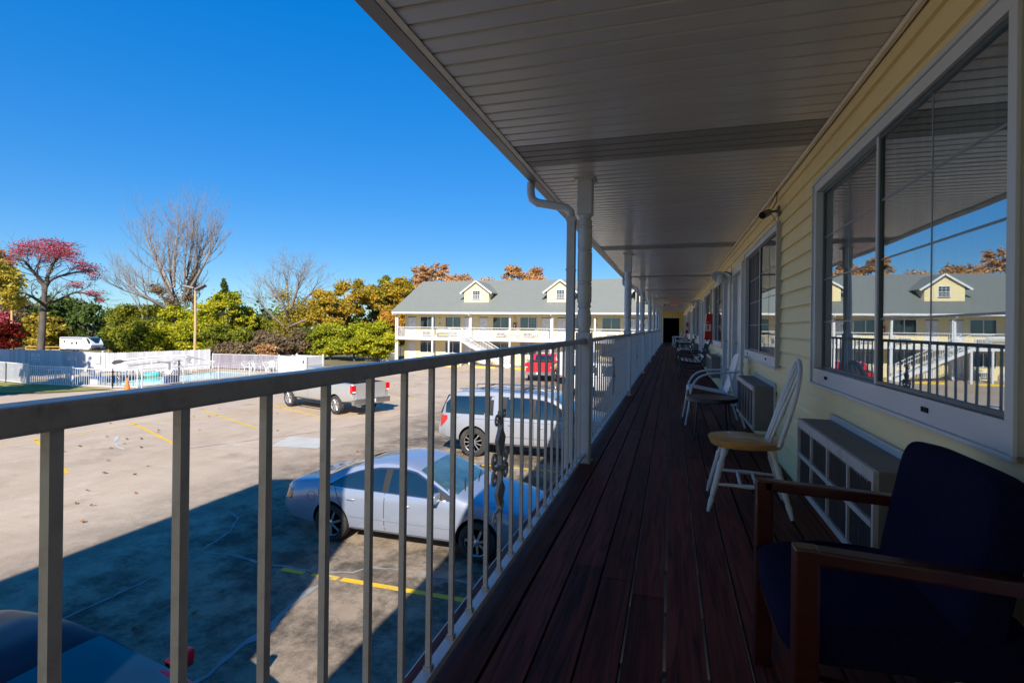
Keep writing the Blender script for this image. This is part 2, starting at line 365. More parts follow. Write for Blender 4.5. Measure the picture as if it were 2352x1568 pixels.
def text_obj(name, s, size, mat, parent, loc, rot, depth=.002, align='CENTER'):
    cu = bpy.data.curves.new(name, 'FONT'); cu.body = s; cu.size = size; cu.align_x = align; cu.align_y = 'CENTER'; cu.extrude = depth
    tmp = bpy.data.objects.new(name, cu); C.objects.link(tmp)
    dg = bpy.context.evaluated_depsgraph_get(); me = bpy.data.meshes.new_from_object(tmp.evaluated_get(dg))
    bpy.data.objects.remove(tmp)
    me.materials.clear(); me.materials.append(M[mat])
    o = bpy.data.objects.new(name, me); C.objects.link(o); o.parent = parent; o.location = loc; o.rotation_euler = rot
    return o
# ================================================================ SETTING: ground, lot, pool floor
def zterr(x, y):
    d = max(0.0, y * .75 - x * .66 - 66) if x < 0 else max(0.0, y - 75)
    return -min(3.0, d * .055)
mb = MB()
xs = list(np.linspace(-400, -120, 10)) + list(np.linspace(-110, 60, 60)) + [100, 250, 400]
ys = [-300, -100, -30] + list(np.linspace(-10, 150, 60)) + [200, 300, 500, 900]
xs = [float(v) for v in xs]; ys = [float(v) for v in ys]
mb.add([(x, y, zterr(x, y) - .012) for x in xs for y in ys], [(i * len(ys) + j, (i + 1) * len(ys) + j, (i + 1) * len(ys) + j + 1, i * len(ys) + j + 1) for i in range(len(xs) - 1) for j in range(len(ys) - 1)])
tag(mb.build('ground', 'earth', smooth=40), kind='structure')
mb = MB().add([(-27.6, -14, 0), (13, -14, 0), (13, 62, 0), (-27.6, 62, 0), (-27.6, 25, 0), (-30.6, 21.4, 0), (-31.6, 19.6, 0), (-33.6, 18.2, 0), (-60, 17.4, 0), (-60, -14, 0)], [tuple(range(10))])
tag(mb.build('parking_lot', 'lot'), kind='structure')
mb = MB().add([(-60, 18.2, .02), (-33.4, 18.9, .02), (-31.6, 20.4, .02), (-30.4, 22.2, .02), (-40, 22.4, .02), (-60, 22.6, .02)], [tuple(range(6))])
tag(mb.build('lawn', 'grass'), kind='structure')
# pool
mb = MB()
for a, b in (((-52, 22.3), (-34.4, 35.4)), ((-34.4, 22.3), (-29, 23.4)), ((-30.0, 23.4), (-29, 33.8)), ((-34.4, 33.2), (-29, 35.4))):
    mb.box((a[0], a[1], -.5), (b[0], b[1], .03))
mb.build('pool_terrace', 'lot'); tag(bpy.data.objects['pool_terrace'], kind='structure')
mb = MB()
mb.box((-34.35, 23.45, -1.5), (-30.05, 33.15, -1.4)); o = mb.build('pool_basin', 'pool_wall'); tag(o, kind='structure')
mb = MB().add([(-34.4, 23.4, .012), (-30, 23.4, .012), (-30, 33.2, .012), (-34.4, 33.2, .012)], [(0, 1, 2, 3)])
tag(mb.build('pool_water', 'water'), kind='structure')
mb = MB()
for a, b in (((-34.6, 23.2), (-34.3, 33.4)), ((-30.1, 23.2), (-29.8, 33.4)), ((-34.3, 23.2), (-30.1, 23.5)), ((-34.3, 33.1), (-30.1, 33.4))):
    mb.box((a[0], a[1], .0), (b[0], b[1], .055))
tag(mb.build('pool_kerb', 'conc'), kind='structure')
# painted lines on the lot
def line(mb, p, q, w=.1, z=.004, jit=None):
    d = Vector((q[0] - p[0], q[1] - p[1], 0)).normalized(); n = Vector((-d.y, d.x, 0)) * w / 2
    P = Vector((*p, z)); Q = Vector((*q, z)); return mb.add([P - n, Q - n, Q + n, P + n], [(0, 1, 2, 3)])
mb = MB()
rng = random.Random(4)
for k in range(12):
    y = -.01 + 3.43 * k
    if k == 2:
        for a, b in ((-5.75, -5.35), (-5.2, -4.75), (-4.68, -1.2)): line(mb, (a, y), (b, y), .11)
    else: line(mb, (-5.75, y), (-1.2, y), .11)
for (x, y) in ((-19.9, 8.9), (-19.8, 12.0), (-19.75, 15.15), (-19.7, 18.3), (-18.9, 21.0), (-18.4, 24.1), (-18, 27.2)):
    line(mb, (x, y), (x + 5.3, y - 2.5), .11)
line(mb, (-20.0, 7), (-19.1, 15), .07); line(mb, (-19.1, 15), (-17.3, 19.2), .07); line(mb, (-17.3, 19.2), (-15.6, 28), .07)
for x in (-24, -20.6, -17.4, -14.1, -11.0, -7.8, -4.6): line(mb, (x + .9, 38.5), (x - .1, 44.6), .1)
line(mb, (-15, 33.5), (-9.5, 31.6), .09)
tag(mb.build('parking_markings', 'yellow', fix=False), kind='structure')
def ribbon(mb, pts, w, z=.008, seed=1):
    rg = random.Random(seed); P = []
    for a, b in zip(pts[:-1], pts[1:]):
        n = max(1, int(math.dist(a, b) / .12))
        for i in range(n): P.append((a[0] + (b[0] - a[0]) * i / n + rg.uniform(-.02, .02), a[1] + (b[1] - a[1]) * i / n + rg.uniform(-.02, .02)))
    P.append(pts[-1]); L = []; Rr = []
    for i, p in enumerate(P):
        a = P[max(0, i - 1)]; b = P[min(len(P) - 1, i + 1)]; d = Vector((b[0] - a[0], b[1] - a[1])); d = d.normalized() if d.length else Vector((1, 0)); ww = w * rg.uniform(.25, 1.0) / 2
        L.append((p[0] - d.y * ww, p[1] + d.x * ww, z)); Rr.append((p[0] + d.y * ww, p[1] - d.x * ww, z))
    k = len(P); mb.add(L + Rr, [(i, i + 1, k + i + 1, k + i) for i in range(k - 1)])
mb = MB()
ribbon(mb, [(-9.3, 8.2), (-8.99, 8.44), (-8.7, 8.65), (-8.11, 8.41), (-7.69, 7.81), (-7.59, 7.33), (-7.45, 6.9), (-6.84, 7.02), (-6.29, 6.91), (-5.79, 6.93), (-5.15, 6.9), (-4.66, 7.1), (-4.48, 7.32), (-4.0, 7.38), (-2.4, 7.3)], .07)
ribbon(mb, [(-7.45, 6.87), (-7.39, 6.06), (-7.37, 5.45), (-7.4, 4.97), (-7.5, 3.2)], .05, seed=2)
ribbon(mb, [(-4.87, 6.85), (-4.91, 6.04), (-4.77, 5.44), (-4.83, 5.08), (-4.76, 4.54), (-4.9, 2.5)], .13, seed=3)
ribbon(mb, [(-14, 12.5), (-12, 16), (-9.5, 22), (-8.6, 30)], .05, seed=6)
ribbon(mb, [(-7, 20), (-12, 25), (-20, 29)], .05, seed=7)
tag(mb.build('crack_sealant', 'seal', fix=False), kind='structure')
mb = MB().add([(-11.92, 13.58, .006), (-12.35, 14.99, .006), (-10.69, 15.26, .006), (-10.4, 13.85, .006)], [(0, 1, 2, 3)])
ribbon(mb, [(-17.65, 13.07), (-16.81, 12.41), (-16.07, 11.95), (-15.66, 11.83)], .13, z=.008, seed=5)
tag(mb.build('concrete_patches', 'patch', fix=False), kind='structure')
# fallen leaves
mb = MB(); rg = random.Random(8)
LV = [(-16.89, 10.99), (-17.26, 11.67), (-16.29, 12.3), (-16.48, 13.0), (-14.74, 10.67), (-13.17, 10.58), (-13.57, 9.75), (-12.75, 9.9), (-12.52, 8.63), (-11.84, 7.93), (-11.41, 7.95), (-10.62, 7.24), (-11.34, 8.83), (-17.97, 17.05), (-18.54, 16.83), (-16.66, 14.88), (-15.98, 14.75), (-15.37, 12.12), (-16.08, 11.73), (-17.27, 14.27), (-16.99, 14.0), (-17.79, 12.85), (-6.3, 4.9), (-7.0, 4.4), (-5.9, 5.4)]
LV += [(rg.uniform(-24, -6), rg.uniform(9, 32)) for _ in range(55)]
for (x, y) in LV:
    for _ in range(2):
        a = rg.uniform(0, 6.28); r = rg.uniform(.03, .068); p = []
        for k in range(6):
            rr = r * (1 if k % 2 == 0 else .45); p.append((x + rr * math.cos(a + k * 1.047), y + rr * math.sin(a + k * 1.047), .012 + rg.uniform(0, .05)))
        mb.add(p, [tuple(range(6))])
tag(mb.build('fallen_leaves', 'leafdead', fix=False), 'brown dead leaves scattered over the tan parking lot', 'leaves', kind='stuff')

# ================================================================ NEAR BUILDING
WX = .925; DZ = 2.635; SZ = 5.09
bld = thing('motel_building', 'long two storey motel with cream siding whose upper walkway we stand on', 'building', (0, 0, 0))
WINS = [2.845, 6.26, 11.53, 14.63, 20.1, 23.25, 28.6, 31.75, 37.1, 40.25]
DOORS = [-.3, 1.12, 8.23, 9.73, 16.75, 18.2, 25.25, 26.75, 33.75, 35.25]
WW = 1.07; WZ0, WZ1 = 3.495, 4.745
opens = [(c - WW, c + WW, WZ0, WZ1) for c in WINS] + [(c - .57, c + .57, DZ, 4.72) for c in DOORS]
def free(z0, z1, y0, y1):
    bl = sorted((a, b) for a, b, c, d in opens if c < z1 - .005 and d > z0 + .005)
    out = []; y = y0
    for a, b in bl:
        if a > y: out.append((y, min(a, y1)))
        y = max(y, b)
    if y < y1: out.append((y, y1))
    return out
mb = MB(); ex = .125; z = DZ - .02
while z < SZ - .01:
    z1 = min(z + ex, SZ)
    for a, b in free(z, z1, -6, 43):
        mb.add([(WX - .004 + (.018 - .018), a, z), (WX - .004, b, z), (WX + .006, b, z1 - .022), (WX + .006, a, z1 - .022), (WX + .016, a, z1), (WX + .016, b, z1), (WX + .016, a, z), (WX + .016, b, z)],
               [(0, 1, 2, 3), (3, 2, 5, 4), (0, 6, 7, 1), (0, 3, 4, 6), (1, 7, 5, 2)])
    z = z1
mb.build('wall_siding', 'siding', bld)
mb = MB()
def fill(z0, z1):
    for a, b in free(z0, z1, -6, 43): mb.box((WX + .02, a, z0), (WX + .11, b, z1))
fill(0, DZ - .02); fill(DZ - .02, WZ0); fill(WZ0, 4.72); fill(4.72, WZ1); fill(WZ1, SZ + .1)
mb.build('wall_core', 'darkroom', bld)
mb = MB()
mb.box((WX + .12, -6, 2.3), (5, 46, DZ - .02)); mb.box((WX + .12, -6, SZ + .02), (5, 46, SZ + .1)); mb.box((4.9, -6, 0), (5.05, 46, SZ + .1)); mb.box((WX + .12, -6.1, 0), (5, -6, SZ)); mb.box((WX + .12, 43.1, 0), (5, 43.2, SZ))
mb.build('room_interior', 'darkroom', bld)
# windows
def window(yc, idx):
    y0, y1 = yc - WW, yc + WW; t = .042
    f = MB()
    xo = WX - .03; xi = WX + .03
    f.box((xo, y0 - .01, WZ0 - .03), (xi, y1 + .01, WZ0 + .06)); f.box((xo, y0 - .01, WZ1 - t), (xi, y1 + .01, WZ1 + .02))
    f.box((xo, y0 - .01, WZ0 + .06), (xi, y0 + t, WZ1 - t)); f.box((xo, y1 - t, WZ0 + .06), (xi, y1 + .01, WZ1 - t))
    f.box((xo + .014, yc - .012, WZ0 + .06), (xi, yc + .012, WZ1 - t))
    f.box((xo - .014, y0 - .018, WZ0 - .045), (xo, y1 + .018, WZ0 - .03)); f.box((xo - .012, y0 - .022, WZ0 - .03), (xo, y0 - .008, WZ1 + .03)); f.box((xo - .012, y1 + .008, WZ0 - .03), (xo, y1 + .022, WZ1 + .03)); f.box((xo - .012, y0 - .01, WZ1 + .01), (xo, y1 + .01, WZ1 + .03))
    fr = f.build('window', 'trim', bld, bevel=.002)
    # dark sash channels
    s = MB(); za, zb = WZ0 + .06, WZ1 - t
    for a, b, x in ((y0 + t, yc - .012, WX - .014), (yc + .012, y1 - t, WX + .012)):
        w_ = .018; s.box((x, a, za), (x + .025, a + w_, zb)); s.box((x, b - w_, za), (x + .025, b, zb)); s.box((x, a + w_, za), (x + .025, b - w_, za + w_)); s.box((x, a + w_, zb - w_), (x + .025, b - w_, zb))
    s.build('sash', 'frame_dark', fr, bevel=.002)
    g = MB()
    for a, b, x in ((y0 + t + .016, yc - .028, WX - .0055), (yc + .028, y1 - t - .016, WX + .0185)):
        ym = (a + b) / 2
        g.box((x, ym - .004, za + .018), (x + .001, ym + .004, zb - .018))
        for k in (1, 2, 3): zz = za + .03 + (zb - za - .06) * k / 4; g.box((x, a, zz - .004), (x + .001, ym - .004, zz + .004)); g.box((x, ym + .004, zz - .004), (x + .001, b, zz + .004))
    g.build('muntin_grid', 'muntin', fr)
    for q, (a, b, x) in enumerate(((y0 + t + .016, yc - .028, WX - .004), (yc + .028, y1 - t - .016, WX + .020))):
        p = MB(); p.add([(x, a, za + .016), (x, b, za + .016), (x, b, zb - .016), (x, a, zb - .016), (x + .003, a, za + .016), (x + .003, b, za + .016), (x + .003, b, zb - .016), (x + .003, a, zb - .016)], [(0, 1, 2, 3), (4, 7, 6, 5), (0, 4, 5, 1), (1, 5, 6, 2), (2, 6, 7, 3), (3, 7, 4, 0)])
        if q == 1 and idx > 0: p.build('insect_screen', 'screen', fr)
        else: p.build('pane', 'glass', fr)
    c = MB(); n = 40; pts = []
    for i in range(n + 1):
        y = y0 + .02 + (y1 - y0 - .04) * i / n; pts.append((WX + .13 + .012 * (i % 2), y))
    c.add([(x, y, WZ0 - .05) for x, y in pts] + [(x, y, WZ1 + .05) for x, y in pts], [(i, i + 1, n + 2 + i, n + 1 + i) for i in range(n)])
    c.build('curtain', 'curtain', fr)
    for dy in (-.55, .75): l = MB(); l.cb((xo - .002, yc + dy, WZ0 + .02), (.006, .05, .018)); l.build('vent_latch', 'black', fr)
for i, c in enumerate(WINS): window(c, i)
def door(yc, i):
    f = MB(); a, b = yc - .57, yc + .57; xo = WX - .035
    f.box((xo, a, DZ), (WX + .05, a + .1, 4.72)); f.box((xo, b - .1, DZ), (WX + .05, b, 4.72)); f.box((xo, a + .1, 4.62), (WX + .05, b - .1, 4.72))
    f.box((WX + .01, a + .1, DZ), (WX + .05, a + .115, 4.62)); f.box((WX + .01, b - .115, DZ), (WX + .05, b - .1, 4.62))
    d = MB(); d.box((WX + .03, a + .117, DZ + .012), (WX + .07, b - .117, 4.618))
    fr = d.build('door', 'door_gray', bld, bevel=.002)
    f.build('door_frame', 'trim', fr, bevel=.003)
    p = MB()
    for z0, z1 in ((2.85, 3.45), (3.6, 4.5)):
        for ya, yb in ((a + .2, yc - .04), (yc + .04, b - .2)):
            p.box((WX + .022, ya, z0), (WX + .03, yb, z1))
    p.build('door_panel', 'door_gray', fr, bevel=.003)
    k = MB(); yk = b - .19; k.tube([(WX + .03, yk, 3.6), (WX - .01, yk, 3.6)], .012, 8); k.tube([(WX - .01, yk, 3.6), (WX - .012, yk - .1, 3.6)], .01, 8); k.build('door_handle', 'brass', fr)
for i, c in enumerate(DOORS): door(c, i)
# soffit
P = .122; vents = [3.86 + 4.8 * k for k in range(-2, 9)]
sm = MB(); vm = []; y = -6.0; n = 0
cur = None
while y < 42.95:
    isv = any(abs(y + P / 2 - v) < .245 for v in vents)
    if isv:
        if cur is None: cur = MB(); vm.append(cur)
        t = cur
    else: cur = None; t = sm
    x0, x1 = -1.13, WX
    pr = [(y, SZ + .012), (y + .004, SZ + .002), (y + .010, SZ), (y + P - .016, SZ + .001), (y + P - .007, SZ + .005), (y + P - .004, SZ + .012), (y + P, SZ + .012)]
    m_ = len(pr); t.add([(x0, a, b) for a, b in pr] + [(x1, a, b) for a, b in pr], [(i, i + 1, m_ + i + 1, m_ + i) for i in range(m_ - 1)])
    y += P
sm.build('soffit', 'soffit', bld, fix=False)
for v in vm: v.build('soffit_vent', 'vent', bld, fix=False)
mb = MB(); mb.box((-1.13, -6, SZ + .02), (WX, 43, SZ + .05)); mb.build('ceiling_backing', 'darkroom', bld)
mb = MB(); mb.box((WX - .025, -6, SZ - .03), (WX - .006, 43, SZ - .004)); mb.box((-1.135, -6, SZ - .006), (-1.10, 43, SZ - .001)); mb.build('ceiling_moulding', 'cream', bld)
mb = MB(); pr = [(-1.135, SZ - .004), (-1.14, SZ - .008), (-1.215, SZ - .006), (-1.25, SZ + .03), (-1.285, SZ + .08), (-1.30, SZ + .11), (-1.29, SZ + .12), (-1.135, SZ + .14)]
mb.prism(pr, lambda u, v: (u, -6, v), lambda u, v: (u, 45, v)); mb.build('gutter', 'gutter', bld)
mb = MB(); rz_, ez = 9.1, SZ + .15
pr = [(-1.23, ez), (5.8, rz_), (12.8, ez), (12.8, ez + .08), (5.8, rz_ + .1), (-1.23, ez + .06)]
mb.prism(pr, lambda u, v: (u, -12, v), lambda u, v: (u, 45.5, v)); mb.build('roof', 'shingle', bld)
mb = MB(); mb.box((5.06, -12, 0), (11.6, 45, SZ + .3)); mb.box((WX + .12, -12, 0), (5.0, -6.2, SZ + .1)); mb.add([(0.9, -11.9, SZ), (11.6, -11.9, SZ), (5.8, -11.9, rz_)], [(0, 1, 2)]); mb.add([(-1, 45, SZ), (11.6, 45, SZ), (5.8, 45, rz_)], [(0, 2, 1)]); mb.build('rear_wing_wall', 'siding_far', bld)
# deck
rg = random.Random(3); mb = MB()
for k in range(13):
    x0 = -.887 + .147 * k; x1 = min(x0 + .147 - rg.choice([.008, .010, .012, .013]), .915); x0 = max(x0, -.83)
    y = -3 - rg.uniform(0, 3)
    while y < 43:
        ln = rg.choice([2.44, 3.66, 4.88, 3.66]); e = min(y + ln, 43.0)
        dz = rg.uniform(-.002, .002); mb.box((x0, y + .0015, 2.597), (x1, e - .0015, DZ + dz)); y += ln
o = mb.build('deck_boards', 'deck', bld)
mb = MB(); y = -5
while y < 43: mb.box((-.80, y, 2.36), (.90, y + .04, 2.595)); y += .406
mb.box((-.86, -5, 2.34), (-.82, 43, 2.60)); mb.box((.90, -5, 2.34), (.94, 43, 2.60))
mb.build('deck_joists', 'white', bld)
mb = MB()
for k in range(-1, 9): mb.cb((-.74, -.2 + 4.8 * k, 1.17), (.12, .12, 2.34))
mb.build('lower_columns', 'post', bld)
mb = MB(); mb.box((-1.0, -5, .0), (.92, 44, .09)); tag(mb.build('footpath', 'patch'), kind='structure')
# far end wall with dark opening
mb = MB(); z = DZ
while z < SZ - .01:
    z1 = min(z + ex, SZ)
    for a, b in (((-.80, -.62), (.60, .92)) if z < 4.66 else ((-.80, .92),)):
        mb.add([(a, 43.0, z), (b, 43.0, z), (b, 43.012, z1), (a, 43.012, z1), (a, 43.03, z), (b, 43.03, z)], [(0, 1, 2, 3), (0, 4, 5, 1)])
    z = z1
mb.box((-.8, 43.03, DZ - .3), (-.62, 43.1, SZ)); mb.box((.6, 43.03, DZ), (.92, 43.1, SZ)); mb.box((-.62, 43.03, 4.68), (.6, 43.1, SZ))
mb.build('end_wall', pm('end_siding', (.72, .52, .14), .6, var=.04), bld)
mb = MB(); mb.box((-.66, 42.97, DZ), (-.62, 43.0, 4.72)); mb.box((.60, 42.97, DZ), (.64, 43.0, 4.72)); mb.box((-.62, 42.97, 4.68), (.60, 43.0, 4.72)); mb.build('opening_trim', 'white', bld)
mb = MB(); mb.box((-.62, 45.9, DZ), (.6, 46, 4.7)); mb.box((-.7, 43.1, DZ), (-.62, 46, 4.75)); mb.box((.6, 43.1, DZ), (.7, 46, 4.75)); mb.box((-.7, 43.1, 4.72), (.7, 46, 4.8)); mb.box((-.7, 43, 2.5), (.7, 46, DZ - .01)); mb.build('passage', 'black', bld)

# unseen block added behind the camera, shaped to throw broad shade on the lot
blocker = thing('shade_blocker', 'tall cream block added unseen behind the viewpoint to shade the lot', 'building', (-4, -5, 0))
mb = MB(); mb.box((-1.75, -3.8, 0), (1.25, 3.9, 7.7)); mb.build('wall', 'siding_far', blocker)
mb = MB(); mb.prism([(-1.95, 7.7), (1.35, 7.7), (1.35, 7.85), (0.2, 8.3), (-1.0, 8.3), (-1.95, 8.05)], lambda u, v: (u, -4, v), lambda u, v: (u, 4.05, v)); mb.build('roof', 'shingle', blocker)

# ================================================================ porch posts, railings, downspouts
def make_post(first=True):
    t = thing('porch_post', '', 'post', (-.73, 4.6, DZ), 0, 'turned porch posts along the walkway')
    m = MB(); m.box((-.0635, -.0635, 0), (.0635, .0635, 1.125)); m.build('lower_block', 'post', t, bevel=.006)
    m = MB(); m.box((-.0635, -.0635, 2.145), (.0635, .0635, SZ - DZ)); m.build('upper_block', 'post', t, bevel=.006)
    pr = [(1.125, .052), (1.14, .060), (1.155, .050), (1.17, .055), (1.20, .0625), (1.26, .0635), (1.31, .055), (1.335, .047), (1.345, .058), (1.36, .060), (1.37, .050), (1.38, .057), (1.40, .0625), (1.53, .0625), (1.535, .056), (1.55, .064), (1.565, .056), (1.57, .0625), (1.82, .0625), (1.825, .056), (1.84, .064), (1.855, .056), (1.86, .0625), (2.02, .0615), (2.025, .054), (2.045, .065), (2.065, .054), (2.07, .0615), (2.10, .060), (2.115, .049), (2.13, .055), (2.145, .056)]
    m = MB(); m.lathe(pr, n=28); m.build('turned_shaft', 'post', t, smooth=50)
    m = MB(); m.box((-.085, -.085, SZ - DZ - .012), (.085, .085, SZ - DZ - .001)); m.box((.0, -.11, SZ - DZ - .006), (.09, .11, SZ - DZ - .0012)); m.build('cap_plate', 'post', t)
    m = MB(); m.box((-.075, -.075, 0), (.075, .075, .012)); m.tube([(.082, .03, 0), (.082, .03, .02)], .008, 6); m.build('base_plate', 'acframe', t, bevel=.002)
    return t
ordn = ['first', 'second', 'third', 'fourth', 'fifth', 'sixth', 'seventh', 'eighth']
p0 = make_post(); p0['label'] = 'thick turned white porch post nearest the viewpoint, first of the row'
for k in range(1, 8): dup(p0, (-.73, 4.6 + 4.8 * k, DZ), 0, 'turned white porch post, %s along the walkway from the viewpoint' % ordn[k])
def spiral(m, u, v, r, a0, turns, sgn, tail=None, w=.006):
    pts = []
    n = int(16 * turns)
    for i in range(n + 1):
        t = i / n; a = a0 + sgn * 2 * math.pi * turns * t; rr = r * (1 - .72 * t); pts.append((0, u + rr * math.cos(a), v + rr * math.sin(a)))
    if tail: pts = [(0, tail[0], tail[1])] + pts
    rad = [w * (1 - .35 * i / len(pts)) for i in range(len(pts))]
    m.tube(pts, rad, 7)
def scroll_mesh():
    m = MB()
    k = .0011
    def U(x): return (x - 200) * k
    def V(y): return (790 - y) * .000343
    m.box((-.011, -.010, V(1500)), (.011, .010, V(80)))
    spiral(m, U(155), V(195), .030, 0.3, 1.1, 1, (U(195), V(270))); spiral(m, U(247), V(140), .024, 3.3, 1.0, -1, (U(205), V(220)))
    for sg in (-1, 1):
        m.prism([(0, V(250)), (sg * .055, V(440)), (sg * .022, V(640)), (0, V(660))], lambda u, v: (-.008, u, v), lambda u, v: (.008, u, v))
        m.prism([(0, V(930)), (sg * .055, V(1110)), (sg * .018, V(1290)), (0, V(1300))], lambda u, v: (-.008, u, v), lambda u, v: (.008, u, v))
        spiral(m, U(200 + sg * 68), V(670), .036, -1.57, 1.25, sg, (U(200), V(800)), .008)
        spiral(m, U(200 + sg * 68), V(900), .036, 1.57, 1.25, -sg, (U(200), V(790)), .008)
    m.lathe([(-.012, .022), (0, .03), (.012, .022)], (0, 0, V(810)), 10)
    spiral(m, U(140), V(1420), .028, 1.2, 1.1, 1, (U(195), V(1350))); spiral(m, U(235), V(1320), .022, 3.6, 1.1, -1, (U(205), V(1380)))
    return m
bal_me = MB().box((-.008, -.008, .087), (.008, .008, 1.035)).mesh('baluster'); bal_me.materials.append(M['baluster'])
foot_me = MB().box((-.013, -.013, .085), (.013, .013, .10)).mesh('baluster_shoe'); foot_me.materials.append(M['rail'])
scr = None
for k in range(9):
    y0 = -.2 + 4.8 * k; L = 4.8 if k < 8 else 4.6
    lab = 'white metal baluster railing in the foreground, ending at the nearest porch post' if k == 0 else ('white metal railing between the %s and %s porch posts' % (ordn[k - 1], ordn[k]) if k < 8 else 'white metal railing between the eighth porch post and the end wall')
    t = thing('railing', lab, 'railing', (-.72, y0, DZ), 0, 'white metal railings along the walkway')
    m = MB(); m.box((-.0225, .066, 1.035), (.0225, L - .066, 1.07)); m.build('handrail', 'rail', t, bevel=.005)
    m = MB(); m.tube([(.0, L - .10, 1.05), (.0, L - .05, 1.05)], .03, 12); m.box((-.026, L - 1.42, 1.03), (.026, L - 1.33, 1.073)); m.build('rail_bracket', 'rail', t, smooth=40)
    m = MB(); m.box((-.02, .066, .068), (.02, L - .066, .086)); m.box((-.02, .066, .06), (-.016, L - .066, .068)); m.box((.016, .066, .06), (.02, L - .066, .068)); m.build('bottom_rail', 'post', t, bevel=.002)
    for j in range(26):
        y = .1225 + .1775 * j
        if y > L - .2: break
        b = bpy.data.objects.new('baluster', bal_me); C.objects.link(b); b.parent = t; b.location = (0, y, 0)
        if k < 1:
            f = bpy.data.objects.new('baluster_shoe', foot_me); C.objects.link(f); f.parent = b
    if scr is None:
        scr = scroll_mesh().build('scroll_ornament', 'rail', t, smooth=40); o = scr
    else:
        o = scr.copy(); C.objects.link(o); o.parent = t
    o.location = (0, .1225 + .1775 * 13, .55)
def make_spout():
    t = thing('downspout', '', 'downspout', (-.85, 4.6, 0), 0, 'white downspouts beside the porch posts')
    def rect(m, pts, w=.03, h=.038):
        for a, b in zip(pts[:-1], pts[1:]): m.bar(a, b, w * 2, h * 2, up=(0, 1, 0))
    m = MB(); prof = [(-.375, .0, SZ + .01), (-.375, 0, SZ - .08), (-.36, 0, SZ - .14), (-.31, 0, SZ - .175), (-.12, 0, SZ - .215), (-.05, 0, SZ - .235), (-.012, 0, SZ - .27), (0, 0, SZ - .33)]
    m.tube(prof, .037, 12); m.build('elbow', 'post', t, smooth=60)
    m = MB(); m.box((-.036, -.042, .1), (.034, .042, SZ - .32))
    for s in (-.02, 0, .02): m.box((-.039, s - .005, .1), (.037, s + .005, SZ - .33))
    m.build('pipe', 'post', t, bevel=.004)
    for za, zb in ((4.3, 4.315), (SZ - .36, SZ - .33), (3.0, 3.015)): m = MB(); m.box((-.041, -.047, za), (.039, .047, zb)); m.build('strap', 'post', t)
    return t
s0 = make_spout(); s0['label'] = 'white downspout with elbows beside the nearest porch post'
for k, nm in ((2, 'third'), (4, 'fifth'), (6, 'seventh')): dup(s0, (-.85, 4.6 + 4.8 * k, 0), 0, 'white downspout beside the %s porch post along the walkway' % nm)

# ================================================================ things on the walkway
def make_ac(style, name_label, y0, y1, z0=2.865, z1=3.275, xf=.735):
    w = y1 - y0; h = z1 - z0; d = WX - xf
    t = thing('air_conditioner', name_label, 'air conditioner', (WX - .004, (y0 + y1) / 2, z0), 0, 'wall air conditioners under the windows')
    m = MB(); m.box((-d + .02, -w / 2, 0), (.02, w / 2, h)); m.build('case', 'ac', t, bevel=.004)
    f = MB(); b = .035; X0, X1 = -d, -d + .019
    f.box((X0, -w / 2, h - b * 1.3), (X1, w / 2, h)); f.box((X0, -w / 2, 0), (X1, w / 2, b)); f.box((X0, -w / 2, b), (X1, -w / 2 + b * .6, h - b * 1.3)); f.box((X0, w / 2 - b * .6, b), (X1, w / 2, h - b * 1.3))
    if style == 0:
        for k in (1, 2, 3): yy = -w / 2 + w * k / 4; f.box((X0, yy - .008, b), (X1 - .004, yy + .008, h - b * 1.3))
        f.box((X0 - .003, -w / 2 + b * .6, h * .5 - .012), (X1 - .006, w / 2 - b * .6, h * .5 + .012))
        for k in range(40):   # sawtooth edging under the top rail
            yy = -w / 2 + .05 + (w - .1) * k / 40; f.add([(X0 - .001, yy, h - b * 1.3), (X0 - .001, yy + .014, h - b * 1.3), (X0 - .001, yy + .007, h - b * 1.3 - .01)], [(0, 1, 2)])
    else:
        for k in range(1, 5): yy = -w / 2 + w * .75 * k / 4.6; f.box((X0, yy - .004, b), (X1 - .004, yy + .004, h - b * 1.3))
        f.box((X0 + .002, w * .0 - w / 2, b), (X1 - .002, -w / 2 + .04, h - b))
    f.build('grille_frame', 'acframe', t, bevel=.0015)
    g = MB(); n = 70 if style == 0 else 24
    g.box((-d + .0215, -w / 2 + .02, b * .9), (-d + .024, w / 2 - .02, h - b))
    if style == 0:
        for k in range(n): yy = -w / 2 + .03 + (w - .06) * k / n; g.box((-d + .010, yy, b), (-d + .021, yy + .004, h - b * 1.3))
    else:
        for k in range(n): zz = b + (h - 2.4 * b) * k / n; g.box((-d + .008, -w / 2 + .03, zz), (-d + .021, w / 2 - .03, zz + .005))
    g.build('fins', 'acfin', t)
    s = MB(); s.box((-.014, -w / 2 - .03, -.03), (.0, -w / 2, h + .03)); s.box((-.014, w / 2, -.03), (.0, w / 2 + .03, h + .03)); s.box((-.014, -w / 2, h), (.0, w / 2, h + .035)); s.box((-.02, -w / 2, -.03), (0, w / 2, 0)); s.build('sleeve_flange', 'trim', t, bevel=.002)
    return t
AC = [make_ac(0, 'gray air conditioner with dark window-like grille panels behind the blue armchair', 2.29, 3.54), make_ac(1, 'dented gray louvred air conditioner beside the white metal armchair', 5.35, 6.61)]
acl = ['gray air conditioner behind the black iron bench', 'gray air conditioner between the iron bench and the beige topped table', 'gray air conditioner beside the small beige topped table', 'gray air conditioner behind the second iron bench', 'gray air conditioner past the second iron bench', 'gray air conditioner before the third iron bench', 'gray air conditioner behind the far plastic chairs', 'gray air conditioner nearest the dark opening']
for i, c in enumerate(WINS[2:]): dup(AC[1], (WX - .004, c - .05, 2.865), 0, acl[i])

